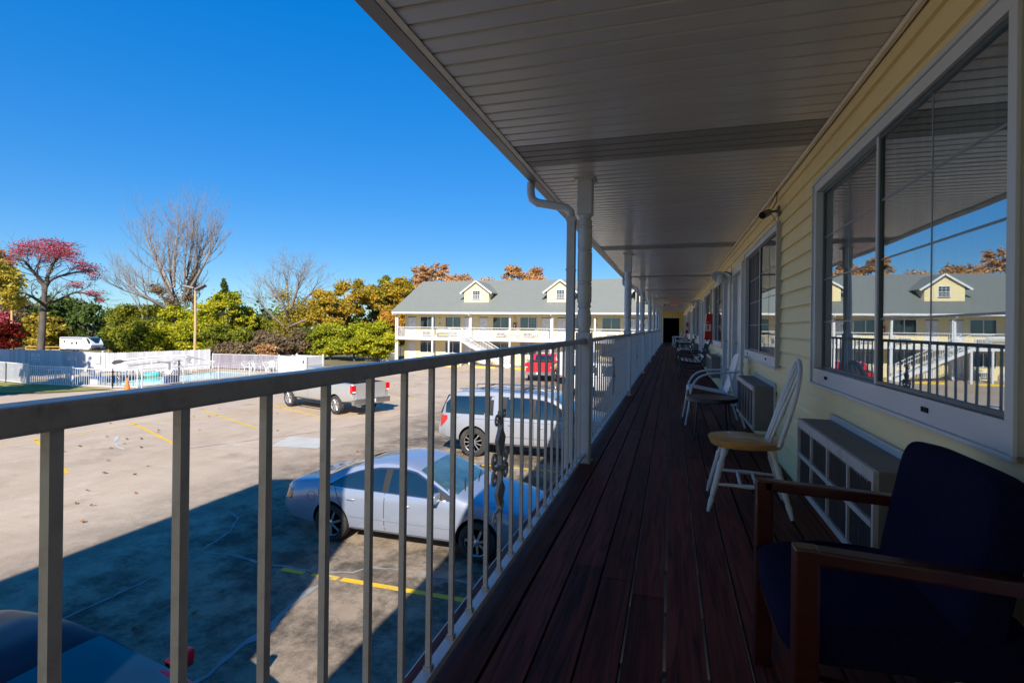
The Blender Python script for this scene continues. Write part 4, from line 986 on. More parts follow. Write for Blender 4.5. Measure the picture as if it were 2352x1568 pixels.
def sedan(label, loc, rz, paint, name='sedan', amber=True):
    c = Car(name, label, 'car', loc, rz, SED, paint)
    up = [(-1.42, .99), (-1.15, 1.14), (-.85, 1.24), (-.5, 1.305), (-.1, 1.325), (.2, 1.29), (.5, 1.16), (.92, .97)]
    lo = [(-1.42, .985), (-.8, .985), (.9, .955)]
    c.strip('window_surround', 'chrome' if paint == 'silver' else 'trimblack', -1.43, .93, [(a, b - .022) for a, b in lo], [(a, b + .026) for a, b in up], .002, nx=30); c.strip('window_seal', 'trimblack', -1.41, .90, [(a, b - .012) for a, b in lo], [(a, b + .012) for a, b in up], .0045, nx=30)
    for a, b in ((-1.36, -.36), (-.24, .66)): c.strip('side_window', 'cg', a, b, lo, up, .007, nx=20)
    gl = 'cg' if paint == 'burg' else 'cg2'; c.lid('windscreen', gl, .26, .98, .93, 1.0); c.lid('rear_window', gl, -1.66, -.98, 1.0, .9)
    c.seam([(.98, .36, .98, .93), (-.30, .25, -.30, .96), (-1.12, .62, -1.30, .97), (-1.02, .42, -1.12, .62), (.98, .30, -.98, .30), (-1.62, .80, -1.62, .94)])
    c.strip('side_moulding', 'silver' if paint != 'burg' else paint, -1.0, 1.0, .50, .545, .016, nx=24, nz=2)
    c.strip('sill', 'trimblack', -1.0, 1.0, .22, .28, .004, nx=10, nz=2)
    c.handle([(-.95, .80), (.10, .79)]); c.mirrors(.66, 1.0)
    c.strip('tail_lamp', 'lens_red', -2.47, -2.22, .66, .83, .006, nx=8); c.strip('side_marker', 'lens_amber', -2.40, -2.24, .67, .72, .010, nx=6, nz=2)
    c.strip('headlamp', 'lens_clear', 2.12, 2.42, .53, .63, .006, nx=8)
    box_part(c.t, 'number_plate', 'plate', [((-2.56, -.15, .62), (-2.535, .15, .77))], .002)
    m = MB()
    for k in range(9): m.box((2.50, -.30 + .07 * k, .40), (2.545, -.27 + .07 * k, .50))
    m.build('grille', 'chrome', c.t)
    for sg in (-1, 1):
        m = MB(); m.tube(smoothpts([(2.4, sg * .55, .52), (1.9, sg * .62, .83), (1.2, sg * .70, .96)], 6), .004, 6); m.build('bonnet_seam', 'seam', c.t)
    m = MB(); m.tube([(1.03, -.55, 1.045), (.88, -.15, 1.12)], .007, 6); m.tube([(1.05, .05, 1.04), (.93, .5, 1.11)], .007, 6); m.build('wiper', 'trimblack', c.t)
    m = MB(); m.tube([(-1.75, -c.yside(-1.75, .78) - .002 + .0 * 1, .78 + .0)] and [(-1.78 + .085 * math.cos(a), -(c.yside(-1.78 + .085 * math.cos(a), .76 + .085 * math.sin(a)) + .001), .76 + .085 * math.sin(a)) for a in np.linspace(0, 6.283, 25)], .0035, 5, cap=False); m.build('fuel_door', 'seam', c.t)
    m = MB(); m.tube(smoothpts([(-2.45, -.70, .60), (-2.555, -.45, .60), (-2.575, 0, .60), (-2.555, .45, .60), (-2.45, .70, .60)], 6), .022, 8); m.build('bumper_strip', paint, c.t, smooth=60)
    c.wheels(7); return c
sedan('silver sedan parked nose in, half in the shade, seen through the railing', (-4.33, 8.87, .0), 0, 'silver')
sedan('dark burgundy car whose roof and red door mirror show at the lower left', (-4.55, 2.42, .0), 0, 'burg')

SUVS = dict(L=5.6, W=2.02, wheels=(-1.67, 1.67), rw=.42, ra=.475, tum=.22, crown=.045, sh=.965, sm=1,
    top=[(-2.8, .75), (-2.76, 1.12), (-2.62, 1.55), (-2.48, 1.80), (-2.2, 1.88), (-1.3, 1.92), (0, 1.91), (.55, 1.84), (.75, 1.77), (1.45, 1.34), (1.55, 1.29), (2.35, 1.18), (2.62, 1.05), (2.75, .85), (2.8, .6)],
    belt=[(-2.8, .7), (-2.7, 1.15), (-2.3, 1.22), (1.4, 1.17), (2.4, 1.03), (2.7, .75), (2.8, .52)],
    hw=[(-2.8, .86), (-2.6, .95), (-2.0, 1.0), (2.0, 1.0), (2.5, .94), (2.8, .72)],
    zb=[(-2.8, .52), (-2.4, .42), (-1.8, .36), (1.8, .36), (2.4, .36), (2.8, .45)])
def suv(label, loc, rz, paint, name='sport_utility_vehicle'):
    c = Car(name, label, 'car', loc, rz, SUVS, paint)
    up = lambda x: float(np.interp(x, [-2.55, -2.4, -1.2, 0, .5, .72, 1.32], [1.5, 1.71, 1.76, 1.75, 1.70, 1.63, 1.26]))
    c.strip('window_surround', 'trimblack', -2.58, -1.06, 1.235, lambda x: up(x) + .02, .003, nx=16)
    c.strip('window_surround', 'trimblack', -.84, 1.36, 1.20, lambda x: up(x) + .02, .003, nx=24)
    c.strip('side_window', 'cg', -2.56, -2.42, 1.25, up, .007, nx=6)
    c.strip('side_window', 'cg', -2.36, -1.30, 1.25, up, .007, nx=12)
    c.strip('side_window', 'cg', -.66, .12, 1.225, up, .007, nx=12); c.strip('side_window', 'cg', .20, 1.28, 1.215, up, .007, nx=16)
    # slanted pillar panels
    for (xa, xb) in ((-1.34, -1.12), (-.80, -.60)):
        m = MB()
        for sg in (-1, 1):
            ps = [(xa, 1.24), (xa + .10, 1.24), (xb + .10, 1.765), (xb, 1.765)]
            m.add([(x, sg * (c.yside(x, z) + .011), z) for x, z in ps], [(0, 1, 2, 3)])
        m.build('pillar', paint, c.t)
    c.lid('windscreen', 'cg2', .70, 1.46, .93, 1.0)
    m = MB(); m.add([(-2.785, -.80, 1.20), (-2.785, .80, 1.20), (-2.56, .74, 1.74), (-2.56, -.74, 1.74)], [(0, 1, 2, 3)]); m.build('rear_window', 'cg', c.t)
    c.seam([(1.38, .46, 1.38, 1.17), (.16, .46, .16, 1.2), (-.72, .46, -.72, 1.2), (-2.3, .62, -2.3, 1.2), (-2.7, 1.12, 1.4, 1.09), (-.9, .66, 1.35, .62)])
    c.strip('sill', 'chrome', -1.1, 1.12, .37, .42, .014, nx=10, nz=2)
    c.strip('tail_lamp', 'lens_red', -2.74, -2.50, [(-2.74, .80), (-2.6, .93), (-2.50, 1.05)], 1.16, .012, nx=8)
    c.handle([(-.52, 1.0), (.36, .98)]); c.mirrors(1.22, 1.22, .16, 'silver2')
    for sg in (-1, 1):
        m = MB(); m.tube(smoothpts([(-2.15, sg * .70, 1.885), (-2.0, sg * .72, 1.95), (.2, sg * .70, 1.95), (.42, sg * .69, 1.88)], 4), .018, 8); m.build('roof_rail', 'chrome', c.t, smooth=60)
    m = MB(); m.box((-1.6, -.70, 1.945), (-1.54, .70, 1.965)); m.box((-.3, -.70, 1.945), (-.24, .70, 1.965)); m.build('roof_bar', 'trimblack', c.t, bevel=.004)
    c.lid('roof_panel', 'cg', -.6, .35, .75, .75, .004)
    box_part(c.t, 'number_plate', 'plate', [((-2.83, -.16, .85), (-2.81, .16, 1.0))], .002)
    c.strip('headlamp', 'lens_clear', 2.36, 2.68, .80, .95, .006)
    c.wheels(11); return c
suv('white-silver sport utility vehicle with roof rails and dark windows parked beyond the silver sedan', (-3.85, 15.46, 0), 0, 'silver2')
vn = suv('white van partly hidden behind the porch posts further down the lot', (-2.75, 29.6, 0), 0, 'whitecar', name='parked_van')
PKS = dict(L=5.8, W=2.0, wheels=(-1.75, 1.75), rw=.40, ra=.455, tum=.27, crown=.04, sh=.97, sm=0,
    top=[(-2.9, .6), (-2.88, 1.10), (-2.86, 1.36), (-.98, 1.40), (-.93, 1.42), (-.80, 1.80), (-.6, 1.87), (.35, 1.90), (.6, 1.84), (1.35, 1.40), (1.45, 1.34), (2.45, 1.24), (2.75, 1.1), (2.86, .85), (2.9, .6)],
    belt=[(-2.9, .55), (-2.86, 1.28), (-1, 1.30), (1.3, 1.24), (2.5, 1.10), (2.8, .8), (2.9, .5)],
    hw=[(-2.9, .93), (-2.8, .97), (-2.0, 1.0), (2.0, 1.0), (2.6, .93), (2.9, .75)],
    zb=[(-2.9, .60), (-2.4, .52), (-1.8, .45), (1.8, .42), (2.9, .45)], bed=((-2.80, -.80, .85), (-1.0, .80, 2.3)))
def pickup(label, loc, rz, paint):
    c = Car('pickup_truck', label, 'pickup truck', loc, rz, PKS, paint, 'pickup trucks in the lot')
    up = lambda x: float(np.interp(x, [-.85, -.7, -.5, .3, .5, 1.22], [1.5, 1.70, 1.75, 1.76, 1.70, 1.31]))
    c.strip('window_surround', 'trimblack', -.78, 1.26, 1.29, lambda x: up(x) + .02, .003, nx=20)
    c.strip('side_window', 'cg', -.72, .16, 1.31, up, .007); c.strip('side_window', 'cg', .24, 1.16, 1.31, up, .007)
    c.lid('windscreen', 'cg2', .56, 1.36, .93, 1.0)
    m = MB(); m.add([(-.945, -.70, 1.44), (-.945, .70, 1.44), (-.83, .64, 1.76), (-.83, -.64, 1.76)], [(0, 1, 2, 3)]); m.build('rear_window', 'cg', c.t)
    c.seam([(1.28, .55, 1.28, 1.24), (.20, .5, .20, 1.28), (-.78, .5, -.78, 1.3), (-.95, .5, -.95, 1.36)])
    for sg in (-1, 1):
        m = MB(); m.box((-2.925, sg * .80, .98), (-2.78, sg * 1.005, 1.30)); m.build('tail_lamp', 'lens_red', c.t, bevel=.015)
        m = MB(); m.box((-2.928, sg * .82, .99), (-2.92, sg * .98, 1.05)); m.build('reversing_lamp', 'plate', c.t)
        m = MB(); m.tube([(-2.75, sg * .62, .42), (-3.0, sg * .62, .42)], .04, 12); m.build('exhaust', 'chrome', c.t, smooth=40)
        m = MB(); m.box((-1.2, sg * .98, .38), (1.2, sg * 1.06, .43)); m.build('running_board', 'trimblack', c.t, bevel=.01)
    m = MB(); m.box((-2.91, -.79, .72), (-2.89, .79, 1.33)); tg = m.build('tailgate', paint, c.t, bevel=.008)
    m = MB(); m.box((-2.93, -.09, 1.16), (-2.908, .09, 1.24)); m.build('handle', 'trimblack', tg, bevel=.004)
    m = MB(); m.lathe([(0, .06), (.012, .055), (.015, .02)], (-2.91, 0, 1.08), 12, axis=(-1, 0, 0)); m.build('emblem', 'chrome', tg)
    m = MB(); m.box((-3.02, -.96, .48), (-2.84, .96, .70)); bp = m.build('rear_bumper', 'chrome', c.t, bevel=.02)
    box_part(c.t, 'number_plate', 'plate', [((-3.035, -.16, .54), (-3.02, .16, .68))], .002)
    c.handle([(-.58, 1.12), (.42, 1.10)]); c.mirrors(1.10, 1.32, .15)
    c.wheels(8); return c
pickup('silver-gray pickup truck with red tail lamps out on the sunny lot', (-15.0, 20.85, 0), R(161), 'silver3')
pickup('red pickup truck parked facing the staircase of the building across the lot', (-8.9, 38.7, 0), R(92), 'redcar')
# white box trailer
t = thing('box_trailer', 'tall white box trailer with rear doors parked beside the red pickup truck', 'trailer', (-6.1, 36.6, 0))
m = MB(); m.box((-1.05, -2.2, .55), (1.05, 2.6, 2.15)); m.build('body', 'whitecar', t, bevel=.03)
m = MB(); m.box((-.98, -2.22, .62), (-.01, -2.2, 2.08)); m.box((.01, -2.22, .62), (.98, -2.2, 2.08)); m.build('rear_door', 'whitecar', t, bevel=.008)
m = MB()
for x in (-.9, -.1, .1, .9): m.tube([(x, -2.24, .66), (x, -2.24, 2.02)], .012, 6)
m.build('lock_rod', 'acframe', t)
for sg in (-1, 1):
    for y in (.1, .9):
        m = MB(); m.lathe([(-.1, .2), (-.1, .33), (.1, .33), (.1, .2)], (sg * 1.0, y, .33), 24, axis=(1, 0, 0)); m.build('wheel', 'tyre', t, smooth=40)
    m = MB(); m.box((sg * .78, -2.235, .60), (sg * .95, -2.215, .68)); m.build('tail_lamp', 'lens_red', t)

# ================================================================ BUILDING ACROSS THE LOT
ab = thing('motel_building', 'cream two storey motel across the lot with green shingle roof and two white dormers', 'building', (-10, 51, 0))
def P_(mb, name, mat, **k):
    for i, v in enumerate(mb.v): mb.v[i] = (v[0] + 10, v[1] - 51, v[2])
    return mb.build(name, mat, ab, **k)
def P2(mb, name, mat, par, **k):
    for i, v in enumerate(mb.v): mb.v[i] = (v[0] + 10, v[1] - 51, v[2])
    return mb.build(name, mat, par, **k)
FY = 51.15; PY = 49.4; XL = -27.45; XR = 9.0
awin = [-24.75, -21.85, -16.6, -13.7, -8.4, -5.5, -.2, 2.7]; adoor = [-26.6, -20.15, -18.5, -11.9, -10.3, -3.7, -2.1, 4.5]
def clap(mb, x0, x1, z0, z1, y, ex=.16, holes=()):
    z = z0
    while z < z1 - .01:
        zz = min(z + ex, z1); segs = [(x0, x1)]
        for (a, b, c, d) in holes:
            if c < zz - .005 and d > z + .005:
                segs = [s_ for (p, q) in segs for s_ in ((p, min(q, a)), (max(p, b), q)) if s_[1] - s_[0] > .01]
        for p, q in segs:
            mb.add([(p, y - .012, z), (q, y - .012, z), (q, y + .004, zz), (p, y + .004, zz), (p, y + .004, z), (q, y + .004, z)], [(0, 1, 2, 3), (0, 4, 5, 1)])
        z = zz
mb = MB(); holes = []
for fz in (0, DZ):
    holes += [(c - .86, c + .86, fz + 1.02, fz + 2.16) for c in awin] + [(c - .46, c + .46, fz - .05, fz + 2.06) for c in adoor]
clap(mb, XL, XR, .0, 5.1, FY, holes=holes)
P_(mb, 'wall', 'siding_far', fix=False)
mb = MB(); mb.box((XL, FY + .25, 0), (XR, FY + .35, 5.1)); mb.box((XL, FY + .35, 0), (XR, 61.5, 5.1)); P_(mb, 'wall_core', 'darkroom')
mb = MB(); clap(mb, 0, 0, 0, 0, 0); mb.box((XL - .01, FY, 0), (XL + .08, 61.9, 5.15)); mb.box((XR, FY, 0), (XR + .1, 61.9, 5.15)); mb.box((XL, 61.8, 0), (XR, 61.9, 5.15))
mb.add([(XL - .005, FY, 5.15), (XL - .005, 61.9, 5.15), (XL - .005, 56, 8.8)], [(0, 1, 2)]); P_(mb, 'end_wall', 'siding_far')
def awindow(x, fz, dark):
    y = FY; f = MB(); a, b, c, d = x - .88, x + .88, fz + 1.0, fz + 2.18; T = .07
    T = .05; f.box((a, y - .05, c), (b, y + .03, c + T)); f.box((a, y - .05, d - T), (b, y + .03, d)); f.box((a, y - .05, c + T), (a + T, y + .03, d - T)); f.box((b - T, y - .05, c + T), (b, y + .03, d - T)); f.box((x - .03, y - .04, c + T), (x + .03, y + .03, d - T))
    fr = P2(f, 'window', 'white', ab)
    for i, (p, q) in enumerate(((a + T, x - .03), (x + .03, b - T))):
        g = MB(); g.box((p, y + .0, c + T), (q, y + .01, d - T)); P2(g, 'pane', 'glass_far', fr)
        if i == dark:
            g = MB()
            for k in (1, 2): xx = p + (q - p) * k / 3; g.box((xx - .012, y + .02, c + T), (xx + .012, y + .03, d - T))
            for k in (1, 2, 3): zz = c + T + (d - c - 2 * T) * k / 4; g.box((p, y + .019, zz - .012), (q, y + .031, zz + .012))
            P2(g, 'muntin_grid', 'white', fr)
        else:
            g = MB(); n = 14; pts = [(p + (q - p) * k / n, y + .10 + .03 * (k % 2)) for k in range(n + 1)]
            g.add([(u, v, c) for u, v in pts] + [(u, v, d) for u, v in pts], [(k, k + 1, n + 2 + k, n + 1 + k) for k in range(n)]); P2(g, 'curtain', 'curtain_far', fr)
def adoor_(x, fz):
    g = MB(); g.box((x - .40, FY + .02, fz + .01), (x + .40, FY + .06, fz + 2.02)); d = P2(g, 'door', 'door_far', ab)
    g = MB(); g.box((x - .47, FY - .03, fz), (x - .40, FY + .06, fz + 2.09)); g.box((x + .40, FY - .03, fz), (x + .47, FY + .06, fz + 2.09)); g.box((x - .40, FY - .03, fz + 2.02), (x + .40, FY + .06, fz + 2.09)); P2(g, 'door_frame', 'white', d)
    g = MB(); g.box((x + .29, FY - .04, fz + .98), (x + .35, FY + .02, fz + 1.06)); P2(g, 'door_handle', 'brass', d)
    g = MB(); g.prism([(x - .06, fz + 1.66), (x + .06, fz + 1.66), (x, fz + 1.5)], lambda u, v: (u, FY + .0, v), lambda u, v: (u, FY + .02, v)); P2(g, 'door_number', 'acframe', d)
M['door_far'] = pm('door_far_paint', (.72, .70, .70), .5)
for j, fz in enumerate((0, DZ)):
    for i, x in enumerate(awin): awindow(x, fz, [1, 9, 9, 1, 9, 9, 1, 9][i] if fz else 9)
    for x in adoor: adoor_(x, fz)
mb = MB(); mb.box((XL - .1, PY - .08, 2.38), (XR, PY + .0, DZ + .02)); mb.box((XL - .1, PY, 2.44), (XR, FY, DZ)); P_(mb, 'deck', 'white')
mb = MB(); mb.box((XL - .2, PY - .5, 5.06), (XR, FY + .05, 5.10)); P_(mb, 'soffit', 'soffit')
mb = MB(); mb.box((XL - .3, PY - .6, 5.06), (XR, PY - .5, 5.24)); P_(mb, 'gutter', 'white')
mb = MB(); e0, e1, rY = PY - .62, 62.6, 56.0; ez = 5.24
mb.prism([(e0, ez), (rY, 8.88), (e1, ez), (e1, ez + .07), (rY, 8.98), (e0, ez + .05)], lambda u, v: (XL - .35, u, v), lambda u, v: (XR + 4, u, v)); P_(mb, 'roof', 'shingle')
pX = [-27.4, -23.39, -19.32, -15.12, -11.0, -6.83, -2.7, 1.4]
for i, x in enumerate(pX):
    m = MB(); m.box((x - .07, PY - .03, DZ + .02), (x + .07, PY + .11, 5.06)); P_(m, 'post', 'white')
    m = MB(); m.box((x - .08, PY - .04, 0), (x + .08, PY + .12, 2.38)); P_(m, 'post', 'white')
for i in range(len(pX) - 1):
    a, b = pX[i] + .08, pX[i + 1] - .08; m = MB(); y = PY + .04
    m.box((a, y - .025, 3.66), (b, y + .025, 3.71)); r = P_(m, 'railing', 'white')
    m = MB(); m.box((a, y - .02, 2.72), (b, y + .02, 2.75)); x = a + .1
    while x < b: m.box((x - .006, y - .006, 2.75), (x + .006, y + .006, 3.66)); x += .15
    P2(m, 'balusters', 'white', r)
m = MB(); y = PY + .04
m.box((XL + .0, y + .05, 3.66), (XL + .05, FY, 3.71))
yy = y + .1
while yy < FY: m.box((XL + .015, yy - .008, 2.72), (XL + .035, yy + .008, 3.66)); yy += .13
P_(m, 'railing', 'white')
for i in (0, 2, 4, 6):
    x = pX[i] + (.18 if i else -.16); m = MB(); m.tube(smoothpts([(x - .12, PY - .55, 5.08), (x - .1, PY - .5, 4.96), (x, PY - .05, 4.86), (x, PY - .04, 4.7)], 3), .045, 8); m.box((x - .04, PY - .09, .1), (x + .04, PY - .02, 4.72)); P_(m, 'downspout', 'white')
for (x, fz) in ((-21.0, DZ), (-9.2, DZ)):
    m = MB(); m.box((x - .6, 50.2, 4.98), (x + .6, 50.32, 5.05)); P_(m, 'tube_light', 'white')
for x in (-23.35, -15.1, -6.9): 
    m = MB(); m.lathe([(0, .0), (.02, .06), (.12, .07), (.16, .03)], (x, FY - .12, 4.62), 10); P_(m, 'wall_lamp', 'brass')
    m = MB(); m.box((x - .07, FY - .05, 3.95), (x + .07, FY - .012, 4.2)); P_(m, 'number_board', 'brass')
# dormers
def dormer(x):
    y0, zb_, w, we, ap = 50.75, 6.25, 1.33, 7.5, 8.45
    m = MB(); clap(m, x - w, x + w, zb_, we, y0, .14, holes=[(x - .42, x + .42, 6.62, 7.5)]); 
    m.add([(x - w, y0 + .002, we), (x + w, y0 + .002, we), (x, y0 + .002, ap - .08)], [(0, 1, 2)])
    for sg in (-1, 1): m.add([(x + sg * w, y0, zb_), (x + sg * w, y0 + 2.35, we), (x + sg * w, y0, we)], [(0, 1, 2)])
    d = P_(m, 'dormer', 'siding_far', fix=False)
    m = MB()
    for sg in (-1, 1):
        A = Vector((x, y0 - .22, ap + .02)); B = Vector((x + sg * (w + .38), y0 - .22, we - .30 + .02)); A2 = Vector((x, y0 + 3.9, ap + .02)); B2 = Vector((x + sg * (w + .38), y0 + 2.1, we - .30 + .02)); up = Vector((0, 0, .06))
        m.add([A, B, B2, A2, A + up, B + up, B2 + up, A2 + up], [(0, 1, 2, 3), (7, 6, 5, 4), (0, 4, 5, 1), (1, 5, 6, 2)])
    P2(m, 'dormer_roof', 'shingle', d)
    m = MB()
    for sg in (-1, 1): m.bar((x + sg * .01, y0 - .24, ap + .0), (x + sg * (w + .39), y0 - .24, we - .32), .05, .15)
    P2(m, 'barge_board', 'white', d)
    m = MB(); a, b, c, e = x - .42, x + .42, 6.62, 7.5
    m.box((a, y0 - .04, c), (b, y0 + .03, c + .05)); m.box((a, y0 - .04, e - .05), (b, y0 + .03, e)); m.box((a, y0 - .04, c + .05), (a + .05, y0 + .03, e - .05)); m.box((b - .05, y0 - .04, c + .05), (b, y0 + .03, e - .05)); m.box((a + .05, y0 - .035, 7.03), (b - .05, y0 + .03, 7.08))
    for k in (1, 2): xx = a + .84 * k / 3; m.box((xx - .012, y0 - .02, c + .05), (xx + .012, y0 + .0, 7.03)); m.box((xx - .012, y0 - .02, 7.08), (xx + .012, y0, e - .05))
    for zz in (6.84, 7.27): m.box((a + .05, y0 - .019, zz - .012), (b - .05, y0 - .001, zz + .012))
    P2(m, 'dormer_window', 'white', d)
    m = MB(); m.box((a + .05, y0 + .02, 7.08), (b - .05, y0 + .03, e - .05)); P2(m, 'upper_pane', 'cg', d); m = MB(); m.box((a + .05, y0 + .02, c + .05), (b - .05, y0 + .03, 7.03)); P2(m, 'lower_pane', 'curtain_far', d)
for x in (-19.15, -10.4, -1.9): dormer(x)
# air conditioners on the far building
fac = None; nfac = 0
rows = [('upper', DZ, PY)] + [('lower', 0, 0)]
wnm = ['first', 'second', 'third', 'fourth', 'fifth', 'sixth', 'seventh', 'eighth']
for rn, fz, _ in rows:
    for i, x in enumerate(awin):
        lab = 'air conditioner below the %s window from the left, %s floor across the lot' % (wnm[i], rn)
        if fac is None:
            t = fac = thing('air_conditioner', lab, 'air conditioner', (x, FY - .01, fz + .22), 0, 'air conditioners on the building across the lot')
            m = MB(); m.box((-.53, -.2, 0), (.53, .03, .42)); m.build('case', 'white', t)
            m = MB(); m.box((-.49, -.204, .05), (.49, -.2, .37)); m.build('grille', 'acfin', t)
            m = MB()
            for k in range(9): m.box((-.48 + .116 * k, -.212, .05), (-.445 + .116 * k, -.204, .37))
            m.build('grille_bars', 'white', t)
        else: dup(fac, (x + .05, FY - .01, fz + .22), 0, lab)
# staircase
st = thing('staircase', 'white outdoor staircase with railings rising to the upper floor across the lot', 'staircase', (-19.2, 47.6, 0))
n = 14; run, rise = 4.7, DZ; y0, y1 = -.62, .62
m = MB()
for k in range(n): x = run * (k + 1) / n; z = rise * (1 - (k + 1) / n); m.box((x - run / n, y0 + .05, z + .0), (x + .03, y1 - .05, z + .04))
m.build('steps', 'white', st)
for y in (y0, y1):
    m = MB(); m.bar((-.05, y, rise - .14), (run + .05, y, -.02), .05, .26, up=(0, 0, 1)); m.build('stringer', 'white', st)
    m = MB(); m.bar((-.02, y, rise + .98), (run, y, 1.0), .045, .05); m.bar((-.02, y, rise + .14), (run, y, .16), .03, .04)
    for k in range(30): x = run * (k + .5) / 30; z = rise * (1 - x / run); m.box((x - .008, y - .008, z + .15), (x + .008, y + .008, z + .98))
    m.box((run - .03, y - .04, 0), (run + .05, y + .04, 1.05)); m.build('handrail', 'white', st)
m = MB(); m.box((-1.4, y0, rise - .22), (0, 1.75, rise)); m.build('landing', 'white', st)
m = MB(); m.box((-1.4, y0 - .02, rise + .98), (0, y0 + .03, rise + 1.03))
for k in range(11): m.box((-1.35 + .13 * k, y0 - .005, rise), (-1.335 + .13 * k, y0 + .01, rise + .98))
m.build('landing_rail', 'white', st)
for x in (-1.33, -.08): m = MB(); m.box((x - .06, y0, 0), (x + .06, y0 + .12, rise - .22)); m.build('post', 'white', st)
# small things in front of it
fc = thing('extinguisher_cabinet', 'red extinguisher cabinet on the upper gallery across the lot', 'cabinet', (-15.15 + .05, FY, 3.95)); m = MB(); m.box((-.14, -.18, -.3), (.14, 0, .3)); m.build('case', 'red', fc, bevel=.01); m = MB(); m.box((-.05, -.185, -.15), (.05, -.18, .12)); m.build('sign_plate', 'white', fc)
t = thing('litter_bin', 'beige domed litter bin at the foot of the far staircase', 'bin', (-13.2, 48.3, 0))
m = MB(); m.lathe([(0, .24), (.75, .25), (.76, .28), (.80, .28)], n=20); m.build('drum', 'conc', t, smooth=40); m = MB(); m.lathe([(.80, .28), (.95, .24), (1.05, .14), (1.08, .0)], n=20); m.build('lid', 'conc', t, smooth=60)
pb = None
for i, (x, y) in enumerate(((-19.9, 45.9), (-16.3, 45.7), (-23.4, 46.0), (-12.6, 45.6), (-9.0, 45.6), (-5.4, 45.6))):
    lab = 'yellow parking stop %s' % ['left of the two before the far staircase', 'right before the foot of the far staircase', 'furthest left across the lot', 'before the litter bin', 'ahead of the red pickup truck', 'ahead of the white box trailer'][i]
    if pb is None:
        t = pb = thing('parking_stop', lab, 'parking stop', (x, y, 0), 0, 'yellow parking stops across the lot'); m = MB(); m.prism([(-.09, 0), (.09, 0), (.06, .14), (-.06, .14)], lambda u, v: (-.95, u, v), lambda u, v: (.95, u, v)); m.build('block', 'yellow', t, bevel=.01)
    else: dup(pb, (x, y, 0), 0, lab)
ch0 = None
for i, (x, z, rz, lab) in enumerate([(-15.75, DZ, 80, 'white chair left of the red cabinet on the far gallery'), (-14.6, DZ, 95, 'white chair under the far gallery window right of the red cabinet'), (-12.75, DZ, 90, 'white chair on the far gallery beside the fourth window'), (-6.6, DZ, 90, 'white chair on the far gallery behind the porch posts'), (-22.9, 0, 85, 'white chair on the ground below the far gallery'), (-20.9, 0, 95, 'white chair under the staircase landing'), (-17.4, 0, 90, 'white chair below the far staircase')]):
    if ch0 is None: ch0 = plastic_chair((x, 50.2, z), R(rz), lab, 'chairwhite', 'white chairs at the building across')
    else: dup(ch0, (x, 50.2, z), R(rz), lab)
t = thing('slatted_bench', 'white slatted bench on the far gallery between the first two windows', 'bench', (-22.7, 50.6, DZ))
for sg in (-.75, .75): m = MB(); m.box((sg - .03, -.25, 0), (sg + .03, .25, .42)); m.box((sg - .03, .2, .42), (sg + .03, .25, .9)); m.build('leg', 'chairwhite', t)
m = MB()
for k in range(4): m.box((-.78, -.25 + .12 * k, .42), (.78, -.17 + .12 * k, .45))
m.build('seat', 'chairwhite', t); m = MB()
for k in range(3): m.box((-.78, .2, .52 + .13 * k), (.78, .23, .6 + .13 * k))
m.build('backrest', 'chairwhite', t)
# ================================================================ POOL AREA
def picket(pts, h, lab, gap=.13, name='pool_fence', pm_='white', pw=.016, post=.05, step=2.4, grp='white fences around the pool'):
    t = thing(name, lab, 'fence', (pts[0][0], pts[0][1], 0), 0, grp); o = Vector((pts[0][0], pts[0][1], 0))
    for a, b in zip(pts[:-1], pts[1:]):
        A = Vector((*a, 0)) - o; B = Vector((*b, 0)) - o; L = (B - A).length; d = (B - A) / L
        m = MB(); m.bar(A + Vector((0, 0, h)), B + Vector((0, 0, h)), .045, .045); m.bar(A + Vector((0, 0, .12)), B + Vector((0, 0, .12)), .035, .035); m.build('rails', 'white', t)
        m = MB(); s_ = gap
        while s_ < L: p = A + d * s_; m.box((p.x - pw / 2, p.y - pw / 2, .12), (p.x + pw / 2, p.y + pw / 2, h)); s_ += gap
        m.build('pickets', pm_, t)
        k = max(1, round(L / step))
        for i in range(k + 1): p = A + d * (L * i / k); m = MB(); m.box((p.x - post / 2, p.y - post / 2, 0), (p.x + post / 2, p.y + post / 2, h + .05)); m.build('post', 'white', t)
    return t
picket([(-47, 23.3), (-39.4, 22.3), (-36.8, 21.9)], 1.25, 'white picket pool fence panels behind the lawn at the far left', .14, pw=.028)
picket([(-36.75, 21.95), (-33.5, 22.2)], 1.15, 'white picket pool gate section between the lawn panels and the cone', .16, pw=.03)
picket([(-33.45, 22.2), (-30.6, 22.4), (-29.5, 23.0)], 1.1, 'white picket pool fence behind the orange cone', .16, pw=.018)
picket([(-29.4, 23.2), (-28.9, 33.6)], 1.1, 'long white picket fence along the parking side of the pool', .16, pw=.014)
picket([(-37.0, 35.4), (-29.2, 35.9)], 1.25, 'white fence with gray slats behind the loungers right of the board fence', .10, pm_='slat_gray', pw=.07)
picket([(-31.3, 49.6), (-27.6, 49.6)], .95, 'short white railing fence joining the corner of the building across the lot', .13, name='railing_fence', grp=None)
